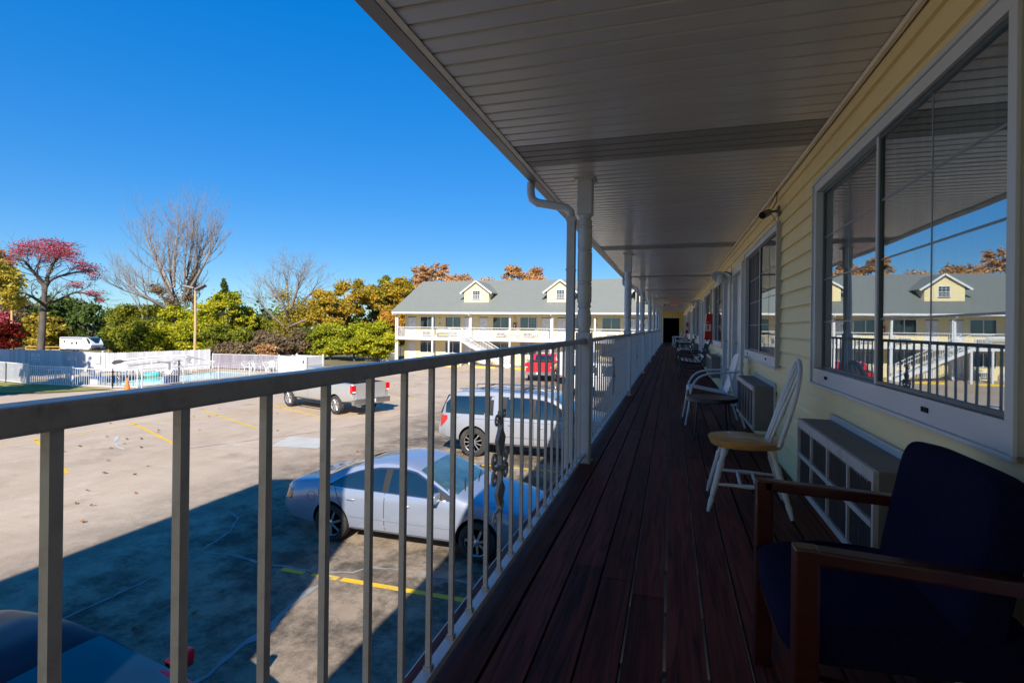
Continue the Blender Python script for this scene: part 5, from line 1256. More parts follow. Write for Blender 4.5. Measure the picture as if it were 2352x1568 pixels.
# solid white board fence with scalloped boards
def boardfence(pts, lab):
    t = thing('board_fence', lab, 'fence', (pts[0][0], pts[0][1], 0)); o = Vector((pts[0][0], pts[0][1], 0)); rg = random.Random(5)
    for (ax, ay, ah), (bx, by, bh) in zip(pts[:-1], pts[1:]):
        A = Vector((ax, ay, 0)) - o; B = Vector((bx, by, 0)) - o; L = (B - A).length; d = (B - A) / L; nr = Vector((d.y, -d.x, 0)); n = int(L / .15); m = MB()
        for i in range(n):
            p = A + d * (L * i / n); q = A + d * (L * (i + .96) / n); h = ah + (bh - ah) * i / n + rg.uniform(-.012, .012); th = nr * rg.uniform(.018, .026); c = (p + q) / 2
            m.add([p, q, q + Vector((0, 0, h - .04)), c + Vector((0, 0, h)), p + Vector((0, 0, h - .04)), p + th, q + th, q + th + Vector((0, 0, h - .04)), c + th + Vector((0, 0, h)), p + th + Vector((0, 0, h - .04))],
                  [(0, 1, 2, 3, 4), (9, 8, 7, 6, 5), (0, 5, 6, 1), (1, 6, 7, 2), (2, 7, 8, 3), (3, 8, 9, 4), (4, 9, 5, 0)])
        m.build('boards', 'boards', t)
        for i in range(int(L / 2.4) + 1): p = A + d * min(L, 2.4 * i) - nr * .06; m = MB(); m.box((p.x - .05, p.y - .05, 0), (p.x + .05, p.y + .05, ah + .03)); m.build('post', 'white', t)
    return t
bf = boardfence([(-54, 27.9, 1.6), (-46, 28.8, 1.62), (-40.9, 29.4, 1.52)], 'white board fence half in shade with pool safety signs')
bf2 = boardfence([(-40.85, 29.45, 1.5), (-37.15, 35.3, 1.66)], 'white board fence with a painted gray aeroplane shape behind the pool')
# mural shapes on the second fence, as flat boards
def on_fence(t, name, mat, poly, eps=.035, z0=0):
    d = Vector((3.7, 5.85, 0)).normalized(); nr = Vector((d.y, -d.x, 0)); m = MB()
    m.prism(poly, lambda u, v: d * u + Vector((0, 0, v)) + nr * eps, lambda u, v: d * u + Vector((0, 0, v)) + nr * (eps + .01)); return m.build(name, mat, t)
mu = thing('painted_aeroplane', 'gray and white painted aeroplane cut-out on the board fence behind the pool', 'mural', (-40.85, 29.45, 0))
on_fence(mu, 'fuselage', 'mural_light', [(.2, .75), (.5, .95), (1.2, 1.02), (3.0, 1.2), (5.3, 1.22), (5.9, 1.0), (5.2, .98), (3.0, .90), (1.2, .62), (.4, .55)]) if 'mural_light' in M else None
M['mural_light'] = pm('mural_white', (.72, .72, .74), .7)
on_fence(mu, 'fuselage', 'mural_light', [(.2, .75), (.5, .95), (1.2, 1.02), (3.0, 1.2), (5.3, 1.22), (5.9, 1.0), (5.2, .98), (3.0, .90), (1.2, .62), (.4, .55)])
on_fence(mu, 'cockpit', 'road', [(.25, .72), (.45, .92), (.8, .96), (1.15, .85), (.8, .68), (.4, .60)], .05)
on_fence(mu, 'stripe', 'boat_gray', [(.9, .88), (2.6, 1.06), (5.1, 1.08), (5.1, 1.03), (2.6, 1.0), (1.1, .80)], .05)
on_fence(mu, 'stripe', 'boat_gray', [(1.2, .52), (2.6, .66), (4.9, .80), (4.9, .76), (2.6, .60), (1.3, .46)], .05)
on_fence(mu, 'tail', 'boat_gray', [(5.0, 1.2), (5.4, 1.15), (6.6, .72), (6.3, .80), (5.3, 1.0)], .05)
on_fence(mu, 'tail_fin', 'boat_gray', [(5.2, 1.0), (5.5, .92), (5.4, .72), (5.6, .5), (5.25, .6), (5.15, .8)], .06)
def fence_sign(loc, w, h, lab, boardmat, lines, col, rz):
    t = thing('sign_board', lab, 'sign', loc, rz); m = MB(); m.box((-w / 2, -.012, -h / 2), (w / 2, 0, h / 2)); m.build('board', boardmat, t)
    for i, (s_, sz) in enumerate(lines): text_obj('lettering', s_, sz, col, t, (0, -.014, h / 2 - h * (i + .5) / len(lines)), (R(90), 0, 0))
M['ink'] = pm('sign_ink', (.08, .09, .14), .7); M['redink'] = pm('sign_red_ink', (.5, .04, .06), .7)
rzf = math.atan2(.9, 8)
fence_sign((-47.2, 28.62, 1.0), .85, .62, 'white NO LIFEGUARD sign board on the shaded board fence', 'white', [('NO', .16), ('LIFEGUARD', .15), ('ON DUTY', .15)], 'redink', rzf)
fence_sign((-43.8, 29.0, 1.05), .9, .36, 'white POOL SAFETY HOURS board on the board fence', 'white', [('POOL SAFETY', .14), ('HOURS', .13)], 'ink', rzf)
fence_sign((-52.0, 28.1, 1.0), .9, .36, 'white SAFETY board at the far left end of the board fence', 'white', [('SAFETY', .16), ('RULES', .14)], 'ink', rzf)
t = thing('notice_frame', 'blank white framed notice on the sunny part of the board fence', 'notice', (-41.5, 29.25, 1.0), rzf); m = MB(); m.box((-.22, -.03, -.3), (.22, 0, .3)); m.build('frame', 'white', t, bevel=.01); m = MB(); m.box((-.18, -.034, -.26), (.18, -.03, .26)); m.build('sheet', 'curtain', t)
t = thing('pump_enclosure', 'white vinyl panel enclosure at the right end of the pool', 'enclosure', (-27.65, 34.8, 0)); 
for nm, a, b in (('panel', (-1.25, -1.03, 0), (1.22, -.99, 1.35)), ('panel', (1.2, -.95, 0), (1.24, 1.05, 1.35)), ('panel', (-1.25, 1.0, 0), (1.22, 1.04, 1.35)), ('panel', (-1.27, -.95, 0), (-1.23, 1.0, 1.35))):
    m = MB(); m.box(a, b); p = m.build(nm, 'white', t)
m = MB()
for x in np.linspace(-1.2, 1.15, 15): m.box((x - .004, -1.034, .05), (x + .004, -1.03, 1.3))
for y in np.linspace(-.9, 1, 12): m.box((1.24, y - .004, .05), (1.244, y + .004, 1.3))
m.build('board_joints', 'trim', t)
for x, y in ((-1.25, -1), (1.22, -1), (0, -1), (1.22, 1.02), (-1.25, 1.02)): m = MB(); m.box((x - .06, y - .06, 0), (x + .06, y + .06, 1.42)); m.lathe([(1.42, .09), (1.5, .0)], (x, y, 0), 4); m.build('post', 'white', t)
m = MB(); m.box((1.24, -.9, .66), (1.26, 1.0, .74)); m.box((-1.2, -1.05, 1.0), (1.1, -1.03, 1.06)); m.build('rail', 'white', t); m = MB(); m.box((.95, -1.06, .85), (1.05, -1.03, 1.1)); m.build('latch', 'iron', t)
# cone
t = thing('traffic_cone', 'orange traffic cone in front of the pool fence', 'cone', (-29.1, 22.1, 0)); m = MB(); m.lathe([(.03, .15), (.70, .035), (.71, .02)], n=20); m.build('cone', 'cone', t, smooth=60); m = MB(); m.box((-.2, -.2, 0), (.2, .2, .03)); m.build('base', 'cone', t, bevel=.01)
# pool furniture
def lounger(loc, rz, lab, up=.6):
    t = thing('pool_lounger', lab, 'lounger', loc, rz, 'white loungers around the pool')
    m = MB(); m.box((-.6, -.3, .30), (.6, -.26, .34)); m.box((-.6, .26, .30), (.6, .3, .34)); m.tube(smoothpts([(.6, -.28, .32), (.6 + .55 * math.cos(up), -.28, .32 + .62 * math.sin(up)), (.6 + .55 * math.cos(up), .28, .32 + .62 * math.sin(up)), (.6, .28, .32)], 3), .022, 6); m.build('frame', 'white', t)
    m = MB()
    for k in range(12): m.box((-.58 + .1 * k, -.27, .325), (-.52 + .1 * k, .27, .34))
    for k in range(6): a = .08 + .09 * k; m.bar((.6 + a * math.cos(up), -.27, .34 + a * 1.1 * math.sin(up)), (.6 + a * math.cos(up), .27, .34 + a * 1.1 * math.sin(up)), .06, .012)
    m.build('straps', 'white', t)
    for x in (-.5, .45):
        for y in (-.28, .28): m = MB(); m.tube([(x, y, 0), (x, y, .32)], .02, 6); m.build('leg', 'white', t)
    return t
L0 = lounger((-37.4, 27.1, .03), R(60), 'white pool lounger nearest the shaded fence corner')
for (x, y, a, lab) in [(-36.0, 27.6, 70, 'white pool lounger before the painted aeroplane nose'), (-35.6, 29.4, 55, 'white pool lounger beside the green float'), (-35.4, 31.2, 60, 'white pool lounger before the aeroplane tail'), (-36.2, 33.4, 80, 'white pool lounger by the end of the board fence'), (-32.4, 34.7, 160, 'white pool lounger at the right end before the slatted fence'), (-30.6, 34.9, 150, 'white pool lounger beside the vinyl enclosure')]:
    dup(L0, (x, y, .03), R(a), lab)
for (x, y, a, lab) in [(-38.2, 25.0, 200, 'white pool chair in the shade behind the gate section'), (-36.9, 24.6, 150, 'white pool chair next to another in the shade'), (-35.6, 24.9, 190, 'white pool chair at the shaded corner of the pool'), (-37.4, 30.6, 240, 'white pool chair against the board fence'), (-36.8, 32.0, 230, 'white pool chair next to the pool table'), (-31.6, 34.4, 250, 'white pool chair among the right hand loungers'), (-30.0, 34.2, 120, 'white pool chair by the post of the long fence')]:
    dup(ch0, (x, y, .03), R(a), lab, 'white chairs around the pool')
def umbrella_table(loc, lab):
    t = thing('pool_table', lab, 'table', loc, 0, 'white tables by the pool'); m = MB(); m.lathe([(.70, .5), (.73, .52), (.74, .5)], n=20); m.build('tabletop', 'white', t)
    for a in range(4): a = a * 1.57 + .8; m = MB(); m.tube([(.4 * math.cos(a), .4 * math.sin(a), .7), (.45 * math.cos(a), .45 * math.sin(a), 0)], .02, 6); m.build('leg', 'white', t)
umbrella_table((-37.0, 31.3, .03), 'white round table before the board fence'); umbrella_table((-37.6, 24.0, .03), 'white round table in the shade behind the gate section')
t = thing('pool_lift', 'dark blue and white pool lift chair at the near edge of the pool', 'pool lift', (-29.75, 25.4, .03), R(20))
m = MB(); m.box((-.3, -.3, 0), (.3, .3, .5)); m.build('base', pm('navy_plastic', (.03, .05, .14), .4), t, bevel=.04); m = MB(); pillow(m, (0, 0, .72), (.3, .3, .14), 0, n=10); m.build('seat', 'white', t, smooth=70); m = MB(); m.tube([(0, -.2, .3), (0, -.2, 1.35)], .04, 8); m.tube([(0, -.2, 1.3), (-.9, .1, 1.35)], .03, 8); m.build('arm', 'ac', t)
t = thing('pool_float', 'green and turquoise round float on the pool edge', 'float', (-34.9, 28.2, .05)); m = MB(); pts = [(.5 * math.cos(a), .5 * math.sin(a), .12) for a in np.linspace(0, 2 * math.pi, 25)]; m.tube(pts, .13, 10, cap=False); m.build('ring', pm('teal_plastic', (.05, .45, .38), .4), t, smooth=80)
t = thing('rescue_pole_stand', 'dark post with a hook at the far edge of the pool', 'post', (-34.0, 29.6, .03)); m = MB(); m.tube([(0, 0, 0), (0, 0, 1.1)], .05, 8); m.tube([(0, 0, 1.0), (.3, .1, .5)], .02, 6); m.build('post', 'iron', t)
for i, (x, y, lab) in enumerate(((-31.2, 23.3, 'chrome pool ladder at the near shallow end'), (-34.4, 26.6, 'chrome pool ladder on the far side'))):
    t = thing('pool_ladder', lab, 'ladder', (x, y, 0), 0, 'pool ladders'); m = MB()
    for s_ in (-.25, .25): m.tube(smoothpts([(s_, -.35, 0), (s_, -.33, .5), (s_, -.1, .7), (s_, .15, .5), (s_, .18, -.4)], 4), .02, 8)
    m.build('handrail', 'chrome', t, smooth=60); m = MB(); m.box((-.25, .1, -.03), (.25, .2, .0)); m.build('step', 'white', t)
t = thing('diving_stand', 'white and blue starting block by the shallow end of the pool', 'block', (-33.3, 23.5, .05)); m = MB(); m.box((-.3, -.3, 0), (.3, .3, .35)); m.build('base', 'white', t, bevel=.02); m = MB(); m.box((-.4, -.35, .35), (.4, .45, .42)); m.build('board', pm('blue_board', (.08, .2, .45), .5), t, bevel=.01)

# lamp post
x, y = at(447.6, 55)
t = thing('lamp_post', 'tan wooden lamp post with two floodlights behind the white fence', 'lamp post', (x, y, 0), TH)
m = MB(); m.tube([(0, 0, -.5), (.05, 0, 4), (0, 0, 7.2)], [.15, .13, .10], 12); m.build('pole', 'tan_pole', t, smooth=60)
m = MB(); m.tube([(-.5, 0, 7.1), (.45, 0, 7.1)], .05, 8); m.tube([(-.05, 0, 7.1), (-.05, 0, 7.5)], .09, 8); m.build('bracket', 'ac', t)
for sx, r0 in ((-.62, 12), (.55, -28)):
    m = MB(); A = Matrix.Rotation(R(r0), 4, 'Y') @ Matrix.Rotation(R(-15), 4, 'X'); m.box((-.55, -.25, -.12), (.55, .25, .10)); m.v = [tuple(A @ Vector(v) + Vector((sx, 0, 7.55))) for v in m.v]; m.build('lamp_head', 'ac', t, bevel=.05)
x, y = at(27, 72); t = thing('utility_pole', 'brown wooden utility pole between the red trees at the far left', 'utility pole', (x, y, -1)); m = MB(); m.tube([(0, 0, 0), (0, 0, hz(27, 690, 72) + 1)], [.17, .12], 10); m.build('pole', 'tan_pole', t)

# caravan
x, y = at(189, 108)
zg = hz(189, 807.5, 108)
t = thing('travel_trailer', 'white travel trailer with a dark sloped front parked beyond the fence', 'caravan', (x, y, zg), TH - R(14))
m = MB(); pr = [(-4.3, .55), (-4.3, 2.85), (-4.1, 3.0), (2.6, 3.0), (3.3, 2.75), (3.9, 1.9), (4.05, 1.5), (3.8, .9), (3.2, .55)]
m.prism(pr, lambda u, v: (u, -1.25, v), lambda u, v: (u, 1.25, v)); m.build('body', 'whitecar', t, bevel=.05)
m = MB(); m.prism([(2.62, 2.95), (3.3, 2.7), (3.86, 1.95), (3.5, 1.6), (3.15, 2.0)], lambda u, v: (u, -1.257, v), lambda u, v: (u, -1.252, v))
m.add([(2.75, -1.1, 2.985), (2.75, 1.1, 2.985), (3.33, 1.1, 2.79), (3.33, -1.1, 2.79)], [(0, 1, 2, 3)]); m.add([(3.34, -1.1, 2.77), (3.34, 1.1, 2.77), (3.95, .35, 1.85), (3.95, -.35, 1.85)], [(0, 1, 2, 3)]); m.build('front_cap', 'cg', t)
m = MB(); m.prism([(-3.9, .95), (-2.4, .60), (1.8, .60), (3.0, 1.2), (1.6, .75), (-2.2, .75)], lambda u, v: (u, -1.262, v), lambda u, v: (u, -1.252, v)); m.prism([(1.7, 2.6), (2.0, 2.6), (3.0, 1.2), (2.7, 1.2)], lambda u, v: (u, -1.262, v), lambda u, v: (u, -1.252, v)); m.build('stripe', 'boat_gray', t)
for (a, b, c, d) in ((-3.1, -2.85, 1.8, 2.4), (-1.2, -.75, 1.6, 2.0), (0, .45, 1.6, 2.1)): m = MB(); m.box((a, -1.27, c), (b, -1.252, d)); m.build('window', 'cg', t)
m = MB(); m.box((-2.6, -1.262, .7), (-2.0, -1.252, 2.55)); m.build('door', 'white', t); m = MB(); m.box((-4.0, -1.5, 2.8), (1.8, -1.26, 2.92)); m.build('awning', 'boat_gray', t, bevel=.02)
m = MB(); m.box((3.2, -.5, .4), (4.9, .5, .55)); m.box((4.0, -.3, .55), (4.4, .3, 1.0)); m.build('hitch', 'iron', t)
for wx in (-.9, .1): m = MB(); m.lathe([(-.12, .2), (-.12, .36), (.12, .36), (.12, .2)], (wx, -1.12, .36), 20, axis=(0, 1, 0)); m.build('wheel', 'tyre', t)
# yellow rail fences behind
for (pa, pb2, z, yy, lab) in ((60, 138, 100, 795, 'yellow wooden rail fence left of the travel trailer'), (250, 282, 100, 796, 'short yellow wooden rail fence right of the travel trailer')):
    a = at(pa, z); b = at(pb2, z); zt = hz((pa + pb2) / 2, yy, z)
    t = thing('rail_fence', lab, 'fence', (a[0], a[1], zt - 1.2), 0, 'yellow rail fences'); d = Vector((b[0] - a[0], b[1] - a[1], 0)); m = MB()
    m.bar((0, 0, 1.15), d + Vector((0, 0, 1.15)), .06, .14); m.bar((0, 0, .6), d + Vector((0, 0, .6)), .06, .14); m.build('rails', 'guard', t); m = MB(); k = max(2, int(d.length / 2.6))
    for i in range(k + 1): p = d * i / k; m.box((p.x - .07, p.y - .07, 0), (p.x + .07, p.y + .07, 1.2))
    m.build('posts', 'guard', t)

# ================================================================ TREES
def leaf_mesh(name, cl, n, size, seed, mat, parent, flat=.0, droop=0.):
    """cl: array of clump (x,y,z,rx,ry,rz); n leaves spread through the shells of the clumps"""
    rg = np.random.default_rng(seed); cl = np.array(cl, float); w = (cl[:, 3] * cl[:, 4] * cl[:, 5]) ** .67; idx = rg.choice(len(cl), n, p=w / w.sum())
    d = rg.normal(size=(n, 3)); d /= np.linalg.norm(d, axis=1)[:, None]; r = rg.random(n) ** .38
    d[:, 2] = np.where(d[:, 2] < -.3, d[:, 2] * .6, d[:, 2])
    c = cl[idx, :3] + d * cl[idx, 3:] * r[:, None] * (1 + .34 * rg.normal(size=n))[:, None]
    # orientation
    a = rg.normal(size=(n, 3)); a[:, 2] *= (1 - flat); a /= np.linalg.norm(a, axis=1)[:, None]
    nn = rg.normal(size=(n, 3)) + d * .9 + np.array([0, 0, .5 + flat * 3]); b = np.cross(nn, a); b /= np.linalg.norm(b, axis=1)[:, None]
    s = size * (.55 + .9 * rg.random(n))[:, None]; a = a * s; b = b * s * .62
    V = np.stack([c - a, c - b * .9 + a * .1, c + a * 1.05 + np.array([0, 0, -1]) * s * droop, c + b], axis=1).reshape(-1, 3)
    me = bpy.data.meshes.new(name); me.vertices.add(4 * n); me.vertices.foreach_set('co', V.ravel()); me.loops.add(4 * n); me.loops.foreach_set('vertex_index', np.arange(4 * n, dtype=np.int32)); me.polygons.add(n)
    me.polygons.foreach_set('loop_start', np.arange(0, 4 * n, 4, dtype=np.int32)); me.update(calc_edges=True); me.materials.append(M[mat]); o = bpy.data.objects.new(name, me); C.objects.link(o); o.parent = parent; return o
def seg_mesh(name, segs, mat, parent, n=5):
    """segs: list of (p0,p1,r0,r1) tapered struts in one mesh"""
    P0 = np.array([s[0] for s in segs]); P1 = np.array([s[1] for s in segs]); r0 = np.array([s[2] for s in segs]); r1 = np.array([s[3] for s in segs]); d = P1 - P0; P1 = P1 + d * .04
    d /= np.linalg.norm(d, axis=1)[:, None] + 1e-9; ref = np.where(np.abs(d[:, 2:3]) > .9, np.array([[1., 0, 0]]), np.array([[0, 0, 1.]])); u = np.cross(d, ref); u /= np.linalg.norm(u, axis=1)[:, None]; v = np.cross(d, u); K = len(segs); V = []
    for j in range(n): a = 2 * math.pi * j / n; V.append(P0 + (u * math.cos(a) + v * math.sin(a)) * r0[:, None])
    for j in range(n): a = 2 * math.pi * j / n; V.append(P1 + (u * math.cos(a) + v * math.sin(a)) * r1[:, None])
    V = np.stack(V, axis=1).reshape(-1, 3); F = []
    for j in range(n): F.append(np.stack([np.arange(K) * 2 * n + j, np.arange(K) * 2 * n + (j + 1) % n, np.arange(K) * 2 * n + n + (j + 1) % n, np.arange(K) * 2 * n + n + j], axis=1))
    F = np.concatenate(F); me = bpy.data.meshes.new(name); me.vertices.add(len(V)); me.vertices.foreach_set('co', V.ravel()); me.loops.add(F.size); me.loops.foreach_set('vertex_index', F.ravel().astype(np.int32)); me.polygons.add(len(F)); me.polygons.foreach_set('loop_start', np.arange(0, F.size, 4, dtype=np.int32)); me.update(calc_edges=True); me.shade_smooth(); me.materials.append(M[mat]); o = bpy.data.objects.new(name, me); C.objects.link(o); o.parent = parent; return o
def grow(rg, p, d, L, r, depth, segs, tips, up=.25, spread=.55, shrink=.72, nb=(2, 4), steps=4, wob=.16, grav=0.):
    p = np.array(p, float); d = np.array(d, float); st = L / steps
    for k in range(steps):
        d = d + np.array([rg.gauss(0, wob), rg.gauss(0, wob), rg.gauss(0, wob * .6) + up * .12 - grav]); d /= np.linalg.norm(d); q = p + d * st; ra = r * (1 - .35 * k / steps); rb = r * (1 - .35 * (k + 1) / steps); segs.append((p, q, ra, rb)); p = q
        if depth > 0 and k >= 1 and rg.random() < .6:
            dd = d + np.array([rg.gauss(0, spread), rg.gauss(0, spread), rg.gauss(0, spread * .5) + up * .3]); dd /= np.linalg.norm(dd); grow(rg, p, dd, L * shrink * rg.uniform(.6, 1), rb * .55, depth - 1, segs, tips, up, spread, shrink, nb, steps, wob, grav)
    if depth > 0:
        for _ in range(rg.randint(*nb)):
            dd = d + np.array([rg.gauss(0, spread), rg.gauss(0, spread), rg.gauss(0, spread * .5) + up * .4]); dd /= np.linalg.norm(dd); grow(rg, p, dd, L * shrink * rg.uniform(.75, 1.1), r * .58, depth - 1, segs, tips, up, spread, shrink, nb, steps, wob, grav)
    else: tips.append(p)
FOL = {
 'green': [(.04, .052, .008), (.105, .125, .013), (.21, .215, .02), (.34, .30, .03)],
 'yellowgreen': [(.07, .09, .008), (.19, .22, .012), (.38, .36, .02), (.56, .47, .03)],
 'dark': [(.022, .035, .010), (.05, .08, .018), (.10, .14, .03), (.16, .19, .04)],
 'olive': [(.08, .065, .01), (.20, .16, .02), (.36, .27, .03), (.48, .33, .05)],
 'golden': [(.10, .085, .008), (.26, .19, .02), (.42, .30, .03), (.46, .24, .04)],
 'orange': [(.14, .06, .012), (.30, .15, .02), (.46, .26, .035), (.58, .36, .06)],
 'rust': [(.22, .09, .03), (.46, .24, .09), (.66, .38, .17), (.74, .50, .28)],
 'red': [(.22, .03, .04), (.42, .06, .08), (.60, .14, .17), (.66, .26, .27)],
 'darkred': [(.045, .005, .004), (.12, .010, .006), (.24, .02, .010), (.35, .05, .015)],
 'yellow': [(.22, .17, .02), (.45, .36, .04), (.66, .52, .07), (.72, .60, .12)],
 'brown': [(.10, .07, .035), (.19, .13, .07), (.28, .20, .11), (.36, .27, .16)]}
for k, v in FOL.items():
    g_ = 1.0 if k in ('red', 'darkred', 'rust', 'brown', 'yellow') else 1.35
    M['f_' + k] = foliage('foliage_' + k, [tuple(min(.8, q * g_) for q in c) for c in v], .4)
tid = [0]
def tree(px, z, top, hw, bot, pal, lab, name='broadleaf_tree', n=5200, size=.2, cat='tree', grp='trees beyond the lot', zb=None, col=1.0, trunk=True, lob=44, shape='round', gap=.0):
    tid[0] += 1; rg = random.Random(100 + tid[0]); x, y = at(px, z); zt = hz(px, top, z); zbm = hz(px, bot, z); g = zterr(x, y) if zb is None else zb
    zbm = max(zbm, g + .2); hr = hw / 1214 * z; t = thing(name, lab, cat, (x, y, g), rg.uniform(-.3, .3), grp); H = zt - zbm; c0 = (zt + zbm) / 2 - g
    cl = []
    for _ in range(lob):
        if shape == 'cone': v = rg.random() ** 1.3; rr = (1 - v) * .85 + .1; h = v * 1.9 - .95
        elif shape == 'vase': v = rg.random(); rr = .45 + .6 * v; h = v * 1.7 - .85
        else: h = rg.uniform(-.85, .8); rr = math.sqrt(max(.05, 1 - h * h)) * (1.05 if h < .2 else .92)
        a = rg.uniform(0, 6.283); q = math.sqrt(rg.random()) * .82; s_ = rg.uniform(.14, .30) * (.6 if shape == 'cone' else 1)
        cl.append((math.cos(a) * hr * rr * q, math.sin(a) * hr * .8 * rr * q, c0 + h * H / 2 * .92, hr * s_ * 1.1, hr * s_, min(H * .2, hr * s_ * .85)))
    leaf_mesh('crown', cl, int(n * col), size * z / 60, 7 + tid[0], 'f_' + pal, t)
    if trunk:
        segs = []; tips = []; grow(rg, (0, 0, -.2), (rg.uniform(-.1, .1), 0, 1), max(1.2, (c0 - H * .1)), max(.12, hr * .06), 0, segs, tips, steps=3, wob=.06); b = segs[-1][1]
        for c in cl[:14]:
            m_ = (b + np.array(c[:3])) / 2 + np.array([0, 0, .3]); segs.append((b, m_, hr * .035, hr * .02)); segs.append((m_, np.array(c[:3]), hr * .02, hr * .008))
        seg_mesh('trunk', segs, 'bark', t)
    return t
# nearer band first, left to right
tree(-6, 52, 588, 70, 722, 'yellow', 'yellow leaved tree hanging in from the far left edge', n=4200, gap=.2)
tree(-12, 66, 566, 42, 640, 'rust', 'orange topped tree behind the yellow one at the left edge', n=2500)
tree(8, 50, 736, 46, 802, 'darkred', 'small dark red maple at the lower left edge', name='red_shrub_tree', n=4500, size=.15)
tree(30, 125, 672, 55, 800, 'brown', 'thin brown leafless tree beyond the utility pole', n=3500, size=.16)
tree(4, 120, 706, 30, 790, 'red', 'pinkish red tree far behind the utility pole', n=1600)
DK = [(62, 140, 700, 55, 'dark', 'cone'), (118, 135, 672, 40, 'dark', 'round'), (160, 138, 674, 50, 'dark', 'round'), (205, 130, 690, 45, 'dark', 'round'), (100, 125, 715, 50, 'olive', 'round')]
nm = ['dark evergreen left of the red maple trunk', 'dark evergreen just behind the red maple', 'dark evergreen above the left end of the travel trailer', 'dark evergreen above the front of the travel trailer', 'olive tree low behind the red maple trunk']
for (px, z, tp, hw, pal, sh), lb in zip(DK, nm): tree(px, z, tp, hw, 808, pal, lb, name='evergreen_tree', n=5200, shape=sh)
GR = [(286, 118, 694, 46, 'green'), (300, 92, 690, 48, 'green'), (352, 88, 688, 46, 'green'), (398, 84, 690, 42, 'yellowgreen'), (438, 82, 700, 40, 'yellowgreen'), (478, 80, 672, 42, 'yellowgreen'), (520, 78, 648, 46, 'yellowgreen'), (556, 80, 690, 36, 'yellowgreen'), (592, 84, 722, 40, 'green'), (330, 78, 735, 44, 'green'), (385, 76, 742, 46, 'yellowgreen'), (440, 74, 738, 46, 'yellowgreen'), (500, 72, 742, 44, 'green'), (555, 72, 748, 40, 'green'), (296, 86, 742, 48, 'green')]
nm = ['green tree right of the travel trailer', 'green tree left of the bare willow', 'green tree under the left limbs of the bare willow', 'yellow-green tree at the foot of the bare willow', 'yellow-green tree behind the lamp post', 'yellow-green tree just right of the lamp post', 'tall yellow-green tree with a pointed top', 'yellow-green tree on the right shoulder of the pointed one', 'low green tree left of the tangled brown willow', 'low green tree in front of the willow limbs', 'low yellow-green tree left of the lamp post', 'low yellow-green tree behind the lamp post foot', 'low green tree in front of the pointed tree', 'low green tree above the slatted fence', 'low green tree over the end of the short yellow fence']
for (px, z, tp, hw, pal), lb in zip(GR, nm): tree(px, z, tp, hw, 822, pal, lb, n=13000, size=.135)
tree(514, 90, 636, 17, 700, 'dark', 'dark narrow conifer top rising behind the pointed yellow-green tree', name='conifer_tree', n=1800, shape='cone')
for (px, z, tp, hw, lb) in [(600, 60, 760, 42, 'brown leafless brush left of the tangled willow'), (640, 58, 770, 40, 'brown brush at the foot of the tangled willow'), (535, 58, 786, 50, 'low brown brush above the slatted pool fence'), (690, 60, 752, 36, 'brown brush right of the tangled willow')]:
    tree(px, z, tp, hw, 838, 'brown', lb, name='brush_thicket', cat='shrub', n=5200, size=.14, grp='brown brush behind the pool')
tree(612, 56, 790, 28, 836, 'rust', 'reddish low shrub behind the white vinyl enclosure', name='shrub', cat='shrub', n=2500, size=.13, grp='shrubs behind the pool')
OR = [(745, 64, 650, 44, 840, 'golden'), (802, 68, 622, 62, 840, 'golden'), (862, 72, 630, 50, 840, 'golden'), (886, 72, 618, 36, 760, 'green'), (918, 70, 616, 52, 845, 'golden'), (760, 58, 735, 52, 850, 'yellowgreen'), (815, 56, 742, 50, 850, 'yellowgreen'), (868, 56, 735, 50, 850, 'yellowgreen'), (900, 60, 700, 40, 845, 'orange'), (720, 60, 760, 34, 845, 'green')]
nm = ['olive tree right of the tangled willow', 'tall rounded orange-olive tree left of the building across', 'olive tree with gaps beside the green roof', 'green tree top above the roof slope', 'orange-yellow tree touching the left end of the green roof', 'low yellow-green tree above the vinyl enclosure', 'low yellow-green tree left of the short railing fence', 'low yellow-green tree behind the short railing fence', 'orange tree behind the left corner post of the building across', 'low green tree right of the brown brush']
for (px, z, tp, hw, bt, pal), lb in zip(OR, nm): tree(px, z, tp, hw, bt, pal, lb, n=19000, size=.135)
for (px, tp, hw, lb) in [(968, 606, 34, 'rust-orange tree top behind the left of the green roof'), (1005, 600, 34, 'tallest rust-orange tree top behind the green roof'), (1050, 626, 42, 'low rust-orange tree top left of the first dormer'), (1178, 606, 30, 'rust-orange tree top between the two dormers'), (1226, 611, 32, 'rust-orange tree top left of the second dormer'), (1110, 640, 36, 'low olive tree behind the first dormer')]:
    tree(px, 92, tp, hw, 672, 'rust', lb, n=2300, size=.13, lob=40)
# a few more behind the roof that the window reflections pick up
for i, px in enumerate((1330, 1400, 1470, 700, 640)): tree(px, 110, [655, 650, 660, 705, 735][i], 45, 750, ['olive', 'rust', 'olive', 'olive', 'green'][i], ['olive tree behind the roof seen between the porch posts', 'rust tree behind the roof right of the second post', 'olive tree behind the roof near the far posts', 'distant olive tree right of the tangled willow', 'distant green tree behind the tangled willow'][i], n=2500)
# far wood
mbw = []
rgw = random.Random(77)
for i in range(150):
    px = -260 + i * 13; z = rgw.uniform(150, 190); x, y = at(px, z); mbw.append((x, y, rgw.uniform(-1, 6.0 if 200 < px < 1000 else 7.5), 8, 8, 4.0))
w = leaf_mesh('distant_woodland', mbw, 22000, .75, 99, 'f_dark', None); tag(w, 'dark far-off wood along the horizon behind all the trees', 'woodland', kind='stuff')
